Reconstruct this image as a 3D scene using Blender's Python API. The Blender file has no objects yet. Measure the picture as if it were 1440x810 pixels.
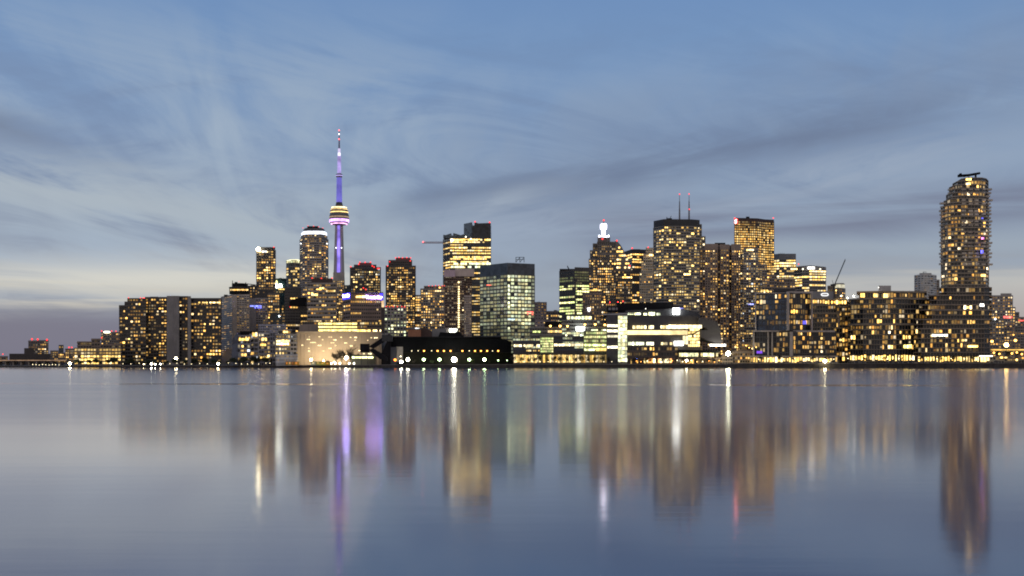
import bpy, math, random
from mathutils import Vector, Matrix

C = bpy.context.scene.collection
S = bpy.context.scene
F = 1565.0            # focal length in pixels of the 1440 wide photograph
HZ = 510.0            # row of the horizon
CH = 3.2              # camera height over the water

def PX(px, D): return (px - 720.0) * D / F
def PZ(py, D): return CH + (HZ - py) * D / F
def lerp(a, b, t): return a + (b - a) * t
def interp(x, tab):
    if x <= tab[0][0]: return tab[0][1]
    for (a, u), (b, v) in zip(tab, tab[1:]):
        if x <= b: return lerp(u, v, (x - a) / (b - a))
    return tab[-1][1]
SHORE = [(-2500, 960), (-600, 930), (0, 850), (200, 800), (400, 760), (520, 738), (560, 725), (1015, 700), (1050, 690), (1440, 670), (2000, 660), (4200, 640)]
GZT = [(0, 1.0), (300, 1.3), (520, 1.7), (560, 2.0), (1000, 2.1), (1055, 2.9), (1440, 3.0)]
def gz(px): return interp(px, GZT)
def shore(px): return interp(px, SHORE)
ORD = 'first second third fourth fifth sixth seventh eighth ninth tenth eleventh twelfth thirteenth fourteenth fifteenth sixteenth seventeenth eighteenth nineteenth twentieth'.split()

# ------------------------------------------------------------------ node helper
class NT:
    def __init__(self, tree): self.t = tree; self.n = tree.nodes; self.l = tree.links
    def node(self, kind, **kw):
        n = self.n.new(kind)
        for k, v in kw.items(): setattr(n, k, v)
        return n
    def set(self, sock, v):
        if isinstance(v, Sk): self.l.new(v.s, sock)
        elif isinstance(v, bpy.types.NodeSocket): self.l.new(v, sock)
        else: sock.default_value = v
    def math(self, op, a, b=None, c=None, clamp=False):
        m = self.node('ShaderNodeMath', operation=op, use_clamp=clamp)
        self.set(m.inputs[0], a)
        if b is not None: self.set(m.inputs[1], b)
        if c is not None: self.set(m.inputs[2], c)
        return Sk(self, m.outputs[0])
    def xyz(self, x, y, z=0.0):
        m = self.node('ShaderNodeCombineXYZ')
        for i, v in enumerate((x, y, z)): self.set(m.inputs[i], v)
        return Sk(self, m.outputs[0])
    def noise(self, vec, scale=1.0, detail=4.0, rough=0.55, dist=0.0):
        m = self.node('ShaderNodeTexNoise')
        if vec is not None: self.set(m.inputs['Vector'], vec)
        m.inputs['Scale'].default_value = scale; m.inputs['Detail'].default_value = detail
        m.inputs['Roughness'].default_value = rough; m.inputs['Distortion'].default_value = dist
        return Sk(self, m.outputs[0])
    def ramp(self, fac, stops, mode='LINEAR'):
        m = self.node('ShaderNodeValToRGB'); r = m.color_ramp; r.interpolation = mode
        while len(r.elements) < len(stops): r.elements.new(0.5)
        for e, (p, c) in zip(r.elements, stops):
            e.position = p; e.color = (*c, 1) if len(c) == 3 else c
        self.set(m.inputs[0], fac)
        return Sk(self, m.outputs[0])
    def mix(self, f, a, b, blend='MIX'):
        m = self.node('ShaderNodeMix', data_type='RGBA', blend_type=blend)
        self.set(m.inputs[0], f)
        for i, v in ((6, a), (7, b)):
            if isinstance(v, tuple): v = (*v, 1) if len(v) == 3 else v
            self.set(m.inputs[i], v)
        return Sk(self, m.outputs[2])
    def smooth(self, x, lo, hi):
        m = self.node('ShaderNodeMapRange', interpolation_type='SMOOTHSTEP')
        self.set(m.inputs[0], x); self.set(m.inputs[1], lo); self.set(m.inputs[2], hi)
        return Sk(self, m.outputs[0])
    def gauss(self, x, s):
        q = x / s
        return self.math('EXPONENT', (q * q) * -1.0)
class Sk:
    def __init__(self, nt, s): self.nt = nt; self.s = s
    def __add__(a, b): return a.nt.math('ADD', a, b)
    __radd__ = __add__
    def __sub__(a, b): return a.nt.math('SUBTRACT', a, b)
    def __rsub__(a, b): return a.nt.math('SUBTRACT', b, a)
    def __mul__(a, b): return a.nt.math('MULTIPLY', a, b)
    __rmul__ = __mul__
    def __truediv__(a, b): return a.nt.math('DIVIDE', a, b)
    def __rtruediv__(a, b): return a.nt.math('DIVIDE', b, a)

# ------------------------------------------------------------------ camera
cam = bpy.data.cameras.new('camera'); co = bpy.data.objects.new('camera', cam); C.objects.link(co)
co.location = (0, 0, CH); co.rotation_euler = (math.pi / 2, 0, 0)
cam.sensor_width = 36; cam.lens = 36 * F / 1440; cam.shift_y = (HZ - 405) / 1440
cam.clip_start = 0.5; cam.clip_end = 60000
S.camera = co
vs = S.view_settings; vs.view_transform = 'Standard'; vs.look = 'None'; vs.exposure = 0; vs.gamma = 1; vs.use_curve_mapping = False
cy = S.cycles
cy.max_bounces = 5; cy.diffuse_bounces = 2; cy.glossy_bounces = 3; cy.transmission_bounces = 2
cy.sample_clamp_indirect = 25.0; cy.sample_clamp_direct = 0; cy.caustics_reflective = True; cy.blur_glossy = 0.0
cy.use_light_tree = True; cy.filter_width = 1.9

# ------------------------------------------------------------------ sky
SUN_EL, SUN_AZ = 1.0, -24.0
w = bpy.data.worlds.new('World'); S.world = w; w.use_nodes = True
wt = NT(w.node_tree)
for n in list(wt.n): wt.n.remove(n)
tc = wt.node('ShaderNodeTexCoord')
sp = wt.node('ShaderNodeSeparateXYZ'); wt.l.new(tc.outputs['Generated'], sp.inputs[0])
dx, dy, dz = (Sk(wt, sp.outputs[i]) for i in range(3))
az = wt.math('ARCTAN2', dx, dy)
el = wt.math('ARCSINE', dz)
ael = wt.math('ABSOLUTE', el)
g = wt.ramp(ael * (1 / 1.2), [
    (0.000, (.230, .255, .330)), (0.026, (.290, .320, .390)), (0.055, (.345, .390, .450)), (0.085, (.300, .355, .445)),
    (0.125, (.265, .345, .480)), (0.175, (.235, .340, .520)), (0.235, (.195, .315, .530)), (0.29, (.165, .285, .525)), (0.55, (.125, .235, .45)), (1.0, (.09, .17, .34))])
# cloud veils that fan out of one vanishing point on the horizon (parallel cirrus in perspective)
u0, v0 = -0.16, -0.06
du, dv = az - u0, ael - v0
phi = wt.math('ARCTAN2', dv, du)
rad = wt.math('SQRT', du * du + dv * dv)
fan = wt.noise(wt.xyz(phi * 1.9, rad * 2.6, 1.7), 1.3, 5, 0.5, 2.2)
soft = wt.noise(wt.xyz(az * 3.2 + ael * 3.0, ael * 9.0 + az * 1.4, 4.2), 1.4, 7, 0.6, 1.6)
fine = wt.noise(wt.xyz(az * 5.0 + fan * 0.6, ael * 34.0 - az * 5.0, 9.1), 1.0, 6, 0.6, 0.6)
horiz = wt.noise(wt.xyz(az * 2.6, ael * 46.0, 3.3), 1.0, 5, 0.55, 0.5)
wob = (soft - 0.5) * 0.05
mid = wt.smooth(ael, 0.02, 0.09) * (1 - wt.smooth(ael, 0.19, 0.34))
# pale veils, stronger towards the west where the sun went down
west = 1 - wt.smooth(az, -0.30, 0.12)
veil = wt.smooth(fan * 0.4 + soft * 0.6, 0.40, 0.64) * mid * (0.34 + west * 0.60)
col = wt.mix(veil, g, (.37, .46, .575))
# dark fan shading
dkf = (1 - wt.smooth(soft * 0.5 + fine * 0.3 + fan * 0.2, 0.36, 0.52)) * mid * 0.42
col = wt.mix(dkf, col, (.175, .230, .360))
def band(col, a, b, s, uu0, uu1, color, k, tex=None, c2=0.0, ends=0.07):
    d = ael - (az * b + az * az * c2 + a) + wob * 0.45
    m = wt.gauss(d, s) * wt.smooth(az, uu0 - ends, uu0 + ends) * (1 - wt.smooth(az, uu1 - ends, uu1 + ends)) * k
    if tex is not None: m = m * wt.smooth(tex, 0.30, 0.60)
    return wt.mix(m, col, color)
fx = fine * 0.6 + fan * 0.4
col = band(col, .151, .165, .0165, -.10, .36, (.155, .198, .298), .92, fx)
col = band(col, .158, .17, .040, -.04, .46, (.175, .230, .350), .60, fx)
col = band(col, .146, .26, .011, -.13, .03, (.40, .47, .56), .8, fan * .4 + fine * .6)
col = band(col, .122, .13, .020, -.06, .40, (.36, .43, .54), .75, fine)
col = band(col, .205, .10, .030, -.06, .44, (.235, .315, .46), .45, fan)
col = band(col, .119, .03, .017, .06, .60, (.185, .205, .290), .85, horiz)
col = band(col, .098, .0, .010, .14, .60, (.36, .42, .49), .75, horiz)
col = band(col, .078, .01, .010, .02, .60, (.245, .27, .34), .6, horiz)
col = band(col, .055, .0, .018, .16, .60, (.50, .50, .49), .85, horiz)
col = band(col, .071, .0, .013, .13, .60, (.56, .56, .53), .85, horiz)
# west: glow over the purple cloud bank
col = band(col, .098, -.12, .030, -.60, -.14, (.44, .50, .55), .75, soft)
col = band(col, .105, -.20, .013, -.60, -.36, (.165, .20, .285), .75, soft)
col = band(col, .076, .10, .010, -.42, -.20, (.22, .245, .30), .65, fine)
col = band(col, .082, .03, .017, -.60, -.12, (.67, .67, .62), 1.1, soft * .5 + horiz * .5)
col = band(col, .062, .0, .008, -.60, -.14, (.62, .60, .53), .9, horiz)
col = band(col, .0525, .0, .009, -.60, -.34, (.76, .70, .56), 1.0, horiz, ends=.05)
bank = (1 - wt.smooth(ael + (horiz - 0.5) * 0.02, 0.030, 0.052)) * (1 - wt.smooth(az, -.30, .0))
col = wt.mix(bank * 0.8, col, (.180, .182, .240))
warm = wt.gauss(ael - 0.03, 0.026) * wt.smooth(az, 0.14, 0.42) * (1 - wt.smooth(az, .9, 1.4))
col = wt.mix(warm * 0.75, col, (.50, .425, .385))
back_fill = wt.smooth(dy * -1.0, -.15, .55) * (1 - wt.smooth(ael, .35, 1.1))  # added warm brightening of the sky behind the camera, to light the facades
col = wt.mix(back_fill * .85, col, (.66, .55, .485))
sky = wt.node('ShaderNodeTexSky', sky_type='NISHITA', sun_disc=False)
sky.sun_elevation = math.radians(SUN_EL); sky.sun_rotation = math.radians(SUN_AZ)
b1 = wt.node('ShaderNodeBackground'); b2 = wt.node('ShaderNodeBackground')
wt.l.new(sky.outputs[0], b1.inputs[0]); b1.inputs[1].default_value = 0.05
hs = wt.node('ShaderNodeHueSaturation'); hs.inputs['Saturation'].default_value = 1.03; hs.inputs['Value'].default_value = .97
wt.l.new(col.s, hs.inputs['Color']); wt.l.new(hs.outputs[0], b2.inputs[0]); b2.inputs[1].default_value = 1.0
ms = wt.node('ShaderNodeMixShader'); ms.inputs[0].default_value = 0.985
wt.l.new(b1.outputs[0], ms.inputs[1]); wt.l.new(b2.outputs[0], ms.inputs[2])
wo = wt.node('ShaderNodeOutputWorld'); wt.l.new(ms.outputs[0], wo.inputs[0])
w.cycles.sampling_method = 'MANUAL'; w.cycles.sample_map_resolution = 512

sl = bpy.data.lights.new('sun', 'SUN'); so = bpy.data.objects.new('sun', sl); C.objects.link(so)
sl.energy = 0.04; sl.angle = math.radians(35); sl.color = (1, .8, .62)
so.location = (0, 0, 900)
sd = Vector((math.sin(math.radians(SUN_AZ)), math.cos(math.radians(SUN_AZ)), math.tan(math.radians(SUN_EL + 1))))
so.rotation_euler = (-sd).to_track_quat('-Z', 'Y').to_euler()

# ------------------------------------------------------------------ materials
MATS = {}
def newmat(name):
    m = bpy.data.materials.new(name); m.use_nodes = True
    nt = NT(m.node_tree); b = m.node_tree.nodes['Principled BSDF']
    return m, nt, b
def wall(col, rough=.75, var=.22, scale=.12, metal=0.0):
    if max(col) > .09: col = tuple(min(.6, x * 1.6) for x in col)
    key = ('w', col, rough, var, scale, metal)
    if key in MATS: return MATS[key]
    m, nt, b = newmat('wall')
    tcn = nt.node('ShaderNodeNewGeometry')
    p = tcn.outputs['Position']
    a = nt.noise(p, scale, 5, .6)
    mp = nt.node('ShaderNodeMapping'); mp.inputs['Scale'].default_value = (1, 1, .12); nt.l.new(p, mp.inputs[0])
    s = nt.noise(mp.outputs[0], .9, 3, .6)
    k = a * .6 + s * .4
    c = nt.mix(nt.smooth(k, .3, .7), tuple(x * (1 - var) for x in col), tuple(min(1, x * (1 + var)) for x in col))
    nt.l.new(c.s, b.inputs['Base Color']); b.inputs['Roughness'].default_value = rough; b.inputs['Metallic'].default_value = metal
    if max(col) < .03: b.inputs['Specular IOR Level'].default_value = .06
    MATS[key] = m; return m
def glass(col=(.016, .019, .024), rough=.12, ior=1.45):
    key = ('g', col, rough, ior)
    if key in MATS: return MATS[key]
    m, nt, b = newmat('glass')
    p = nt.node('ShaderNodeNewGeometry').outputs['Position']
    v = nt.node('ShaderNodeTexVoronoi', feature='F1'); v.inputs['Scale'].default_value = .33; nt.l.new(p, v.inputs['Vector'])
    sx = nt.node('ShaderNodeSeparateColor'); nt.l.new(v.outputs['Color'], sx.inputs[0])
    c = nt.mix(Sk(nt, sx.outputs[0]), tuple(x * .55 for x in col), tuple(x * 1.5 for x in col))
    nt.l.new(c.s, b.inputs['Base Color']); b.inputs['Roughness'].default_value = rough; b.inputs['IOR'].default_value = ior
    MATS[key] = m; return m
def emit(col, lum, sample=False, grain=0.0):
    key = ('e', col, lum, sample, grain)
    if key in MATS: return MATS[key]
    m, nt, b = newmat('light')
    b.inputs['Base Color'].default_value = (*[x * .5 for x in col], 1)
    b.inputs['Emission Color'].default_value = (*col, 1); b.inputs['Emission Strength'].default_value = lum
    if grain:
        p = nt.node('ShaderNodeNewGeometry').outputs['Position']
        a = nt.noise(p, grain, 3, .6)
        st = nt.smooth(a, .25, .7) * (lum * .75) + lum * .35
        nt.l.new(st.s, b.inputs['Emission Strength'])
    m.cycles.emission_sampling = 'FRONT_BACK' if sample else 'NONE'
    MATS[key] = m; return m
def winmat(kind):
    m, nt, b = newmat('lit_' + kind)
    b.inputs['Roughness'].default_value = .2; b.inputs['Base Color'].default_value = (.05, .04, .03, 1)
    if kind == 'single':
        n = nt.node('ShaderNodeObjectInfo'); colr = n.outputs['Color']; al = Sk(nt, n.outputs['Alpha'])
    else:
        n = nt.node('ShaderNodeAttribute', attribute_name='lamp'); colr = n.outputs['Color']; al = Sk(nt, n.outputs['Alpha'])
    p = nt.node('ShaderNodeNewGeometry').outputs['Position']
    a = nt.noise(p, .55, 3, .65)
    mp = nt.node('ShaderNodeMapping'); mp.inputs['Scale'].default_value = (1, 1, .05); nt.l.new(p, mp.inputs[0])
    cu = nt.noise(mp.outputs[0], 1.3, 2, .5)
    f = nt.smooth(a * .55 + cu * .45, .34, .64) * 1.25 + .35
    nt.l.new(colr, b.inputs['Emission Color'])
    st = al * f * 10.0
    nt.l.new(st.s, b.inputs['Emission Strength'])
    m.cycles.emission_sampling = 'NONE'
    return m
WSINGLE, WMANY = winmat('single'), winmat('many')

# ------------------------------------------------------------------ mesh builder
class MB:
    def __init__(s): s.v = []; s.f = []; s.m = []; s.c = None
    def add(s, vs, fs, mi=0):
        o = len(s.v); s.v += [tuple(x) for x in vs]
        s.f += [tuple(i + o for i in f) for f in fs]; s.m += [mi] * len(fs)
    def prism(s, poly, z0, z1, mi=0, top=None):
        n = len(poly); t = top or poly
        vs = [(x, y, z0) for x, y in poly] + [(x, y, z1) for x, y in t]
        fs = [(i, (i + 1) % n, n + (i + 1) % n, n + i) for i in range(n)]
        fs += [tuple(range(n, 2 * n)), tuple(range(n - 1, -1, -1))]
        s.add(vs, fs, mi); return s
    def box(s, x0, x1, y0, y1, z0, z1, mi=0):
        return s.prism([(x0, y0), (x1, y0), (x1, y1), (x0, y1)], z0, z1, mi)
    def slab(s, pts, y0, y1, mi=0):
        # outline in the x-z plane given thickness in y
        n = len(pts)
        vs = [(x, y0, z) for x, z in pts] + [(x, y1, z) for x, z in pts]
        fs = [(i, n + i, n + (i + 1) % n, (i + 1) % n) for i in range(n)] + [tuple(range(n)), tuple(range(2 * n - 1, n - 1, -1))]
        s.add(vs, fs, mi); return s
    def tube(s, p0, p1, r0, r1, n=6, mi=0):
        p0, p1 = Vector(p0), Vector(p1); d = (p1 - p0)
        if d.length < 1e-6: return s
        q = d.to_track_quat('Z', 'Y')
        vs = []
        for p, r in ((p0, r0), (p1, r1)):
            for i in range(n):
                a = 2 * math.pi * i / n
                vs.append(p + q @ Vector((math.cos(a) * r, math.sin(a) * r, 0)))
        fs = [(i, (i + 1) % n, n + (i + 1) % n, n + i) for i in range(n)] + [tuple(range(n - 1, -1, -1)), tuple(range(n, 2 * n))]
        s.add(vs, fs, mi); return s
    def lathe(s, cx, cy_, prof, n=24, mi=0):
        vs = []; k = len(prof)
        for r, z in prof:
            for i in range(n):
                a = 2 * math.pi * i / n
                vs.append((cx + math.cos(a) * r, cy_ + math.sin(a) * r, z))
        fs = []
        for j in range(k - 1):
            for i in range(n):
                fs.append((j * n + i, j * n + (i + 1) % n, (j + 1) * n + (i + 1) % n, (j + 1) * n + i))
        fs += [tuple(range(n - 1, -1, -1)), tuple(range((k - 1) * n, k * n))]
        s.add(vs, fs, mi); return s
    def ball(s, c, r, n=10, k=6, mi=0):
        prof = [(max(1e-3, math.sin(math.pi * j / k)) * r, c[2] - math.cos(math.pi * j / k) * r) for j in range(k + 1)]
        return s.lathe(c[0], c[1], prof, n, mi)
    def build(s, name, mats, parent=None, smooth=False):
        me = bpy.data.meshes.new(name)
        ox = parent['_o'] if parent is not None and '_o' in parent else (0, 0, 0)
        if parent is not None: ox = ORIG[parent.name]
        me.from_pydata([(x - ox[0], y - ox[1], z - ox[2]) for x, y, z in s.v], [], s.f)
        mats = mats if isinstance(mats, (list, tuple)) else [mats]
        for m in mats: me.materials.append(m)
        if len(mats) > 1: me.polygons.foreach_set('material_index', s.m)
        if s.c is not None:
            a = me.color_attributes.new('lamp', 'FLOAT_COLOR', 'CORNER')
            flat = []
            for f, c in zip(s.f, s.c): flat += list(c) * len(f)
            a.data.foreach_set('color', flat)
        if smooth: me.polygons.foreach_set('use_smooth', [True] * len(me.polygons))
        me.update()
        o = bpy.data.objects.new(name, me); C.objects.link(o)
        if parent is not None: o.parent = parent; ORIG[o.name] = ox
        return o
ORIG = {}
def thing(name, label, cat, loc, group=None):
    o = bpy.data.objects.new(name, None); C.objects.link(o)
    o.location = loc; o['label'] = label; o['category'] = cat; o['kind'] = 'thing'
    if group: o['group'] = group
    o.empty_display_size = 2
    ORIG[o.name] = tuple(loc)
    return o
def tag(o, label, cat, group=None):
    o['label'] = label; o['category'] = cat; o['kind'] = 'thing'
    if group: o['group'] = group
    return o
def struct(o, kind='structure'): o['kind'] = kind; return o
def offset(poly, d):
    n = len(poly); out = []
    for i in range(n):
        a, b, c = (Vector(poly[j % n]) for j in (i - 1, i, i + 1))
        e1, e2 = (b - a).normalized(), (c - b).normalized()
        n1, n2 = Vector((e1.y, -e1.x)), Vector((e2.y, -e2.x))
        k = n1 + n2; q = max(.35, k.dot(n1))
        p = b + k * (d / q); out.append((p.x, p.y))
    return out

# ------------------------------------------------------------------ ground and water
g_ = MB()
sh = [(PX(p, d), d, gz(p), p) for p, d in SHORE]
far = 14000
for (x0, y0, z0, a), (x1, y1, z1, b) in zip(sh, sh[1:]):
    k0, k1 = far / y0, far / y1
    g_.add([(x0, y0 + .6, z0), (x1, y1 + .6, z1), (x1 * k1, far, z1), (x0 * k0, far, z0)], [(0, 1, 2, 3)])
gm, nt, b = newmat('paving')
p = nt.node('ShaderNodeNewGeometry').outputs['Position']
c = nt.ramp(nt.noise(p, .05, 6, .6), [(.3, (.04, .04, .042)), (.55, (.07, .068, .065)), (.75, (.11, .10, .09))])
nt.l.new(c.s, b.inputs['Base Color']); b.inputs['Roughness'].default_value = .85
struct(g_.build('ground', gm))
q_ = MB()
for (x0, y0, z0, a), (x1, y1, z1, b) in zip(sh, sh[1:]):
    n = max(1, int(math.hypot(x1 - x0, y1 - y0) / 3.0)) if -100 < a < 1700 else 4
    q_.add([(x0, y0, -3), (x1, y1, -3), (x1, y1, z1 - .25), (x0, y0, z0 - .25), (x0, y0 + .9, -3), (x1, y1 + .9, -3), (x1, y1 + .9, z1 - .25), (x0, y0 + .9, z0 - .25)],
           [(0, 1, 2, 3), (3, 2, 6, 7), (5, 4, 7, 6)])
    q_.add([(x0, y0 - .18, z0 - .25), (x1, y1 - .18, z1 - .25), (x1, y1 - .18, z1 + .08), (x0, y0 - .18, z0 + .08), (x0, y0 + .9, z0 - .25), (x1, y1 + .9, z1 - .25), (x1, y1 + .9, z1 + .08), (x0, y0 + .9, z0 + .08)],
           [(0, 1, 2, 3), (3, 2, 6, 7), (5, 4, 7, 6), (1, 0, 4, 5)], 1)
    for i in range(n):
        t = (i + .5) / n
        x, y, z = lerp(x0, x1, t), lerp(y0, y1, t), lerp(z0, z1, t)
        q_.box(x - .35, x + .35, y - .12, y + .1, -3, z - .26)
qo = q_.build('quay_wall', [wall((.045, .038, .032), .8, .5, .3), wall((.10, .092, .082), .85, .3, .4)])
tag(qo, 'long dark sheet piled quay wall along the far edge of the water', 'quay wall')

wm, nt, b = newmat('water')
geo = nt.node('ShaderNodeNewGeometry'); sp = nt.node('ShaderNodeSeparateXYZ'); nt.l.new(geo.outputs['Position'], sp.inputs[0])
wx, wy = Sk(nt, sp.outputs[0]), Sk(nt, sp.outputs[1])
warp = nt.noise(nt.xyz(wx * .004, wy * .010), 1.0, 3, .5)
wd = wy * (1 + (warp - .5) * .30)
lg = nt.math('LOGARITHM', wd, 10.0)      # 1.2 = 16 m, 1.7 = 50 m, 2.2 = 160 m, 2.85 = 700 m
rr = nt.ramp((lg - 1.0) * .5, [(.05, (.085,) * 3), (.30, (.095,) * 3), (.36, (.115,) * 3), (.40, (.15,) * 3), (.47, (.180,) * 3), (.575, (.195,) * 3), (.80, (.165,) * 3), (.88, (.10,) * 3), (.93, (.055,) * 3)])
streak = nt.noise(nt.xyz(wx * .012, wy * .16), 1.0, 4, .6, .3)
# one long slick, a calm lane parallel to the far bank
lane = nt.gauss(wy + wx * .10 - 162.0 + (nt.noise(nt.xyz(wx * .02, 0.0), 1.0, 3, .5) - .5) * 14.0, 4.0)
r0 = Sk(nt, rr.s) * (.82 + streak * .36)
patchy = nt.smooth(nt.noise(nt.xyz(wx * .035, 3.0), 1.0, 4, .65), .40, .60)
rough = r0 * (1 - lane * (patchy * .62 + .12))
nt.l.new(rough.s, b.inputs['Roughness'])
b.inputs['Base Color'].default_value = (.016, .068, .17, 1); b.inputs['IOR'].default_value = 1.42
fade = 1 - nt.smooth(wy, 18.0, 75.0)
rip = (nt.noise(nt.xyz(wx * .22, wy * 1.5), 1.0, 3, .5) + nt.noise(nt.xyz(wx * .05, wy * .35), 1.0, 2, .5) * 2.0) * fade
bp = nt.node('ShaderNodeBump'); bp.inputs['Strength'].default_value = 1.0; bp.inputs['Distance'].default_value = .0022
nt.l.new(rip.s, bp.inputs['Height']); nt.l.new(bp.outputs[0], b.inputs['Normal'])
wb = MB(); wb.add([(-14000, -3000, 0), (14000, -3000, 0), (14000, 14000, 0), (-14000, 14000, 0)], [(0, 1, 2, 3)])
struct(wb.build('water', wm))
# ------------------------------------------------------------------ buildings
PAL = {
    'warm': [(1, .54, .12), (1, .60, .16), (1, .46, .08), (1, .64, .22), (1, .58, .14), (1, .70, .32), (1, .78, .48), (1, .50, .10), (1, .56, .14), (1, .52, .12)],
    'amber': [(1, .56, .12), (1, .62, .18), (1, .50, .10), (1, .68, .26)],
    'office': [(1, .66, .20), (1, .62, .16), (1, .70, .26), (1, .58, .13), (1, .78, .42)],
    'cool': [(.92, 1, .56), (1, .95, .50), (.84, .95, .62), (1, .90, .44), (.95, 1, .70)],
    'green': [(.80, .92, .30), (.92, .94, .38), (.70, .85, .32), (1, .90, .40)],
    'mixed': [(1, .66, .22), (1, .74, .34), (1, .84, .52), (.85, .92, 1), (1, .58, .16), (1, .54, .12), (1, .60, .16), (1, .68, .26), (1, .64, .20), (1, .70, .28)],
    'dim': [(1, .72, .38), (1, .66, .30), (.95, .85, .6)],
}
PLANE = bpy.data.meshes.new('window')
PLANE.from_pydata([(-.5, 0, -.5), (.5, 0, -.5), (.5, 0, .5), (-.5, 0, .5)], [], [(0, 1, 2, 3)])
PLANE.materials.append(WSINGLE)
SEED = [11]
def arc(x0, x1, bulge, n=7, skew=.5):
    return [(lerp(x0, x1, i / n), bulge * (2 * i / n - 1) ** 2) for i in range(n + 1)]
def pattern(kind, nr, nc, rng):
    k = kind[0]; L = [[0.0] * nc for _ in range(nr)]
    if k == 'apt':
        p = kind[1] * .8; cb = [rng.uniform(.45, 1.5) for _ in range(nc)]
        for r in range(nr):
            rb = rng.uniform(.5, 1.4)
            if rng.random() < .05: rb = 2.4
            for c in range(nc):
                q = p * cb[c] * rb
                if c and L[r][c - 1] and rng.random() < .35: L[r][c] = L[r][c - 1] * rng.uniform(.7, 1.2)
                elif rng.random() > .72: L[r][c] = rng.uniform(.03, .28)
                elif rng.random() < q: L[r][c] = min(2.2, rng.lognormvariate(-.5, .7))
    elif k == 'office':
        for r in range(nr):
            fill = rng.uniform(.55, 1) if rng.random() < kind[1] else rng.uniform(0, .3)
            base = rng.uniform(.55, 1.25); on = rng.random() < fill; lv = base
            for c in range(nc):
                if rng.random() < .28: on = rng.random() < fill; lv = base * rng.uniform(.5, 1.3)
                if on: L[r][c] = lv * rng.uniform(.8, 1.2)
    elif k == 'full':
        for r in range(nr):
            base = rng.uniform(.65, 1.1)
            for c in range(nc):
                if rng.random() < kind[1]: L[r][c] = base * rng.uniform(.55, 1.25) * (1.5 if rng.random() < .08 else 1)
                elif rng.random() < .5: L[r][c] = rng.uniform(.06, .22)
    return L
DEF = dict(fp=4.2, bp=4.0, hf=.55, wf=.7, glass=None, wall=None, out=.35, pier=.28, lit=('apt', .35), pal='warm', lum=.95, par=2.0, gain=None, ws=None)
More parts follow.
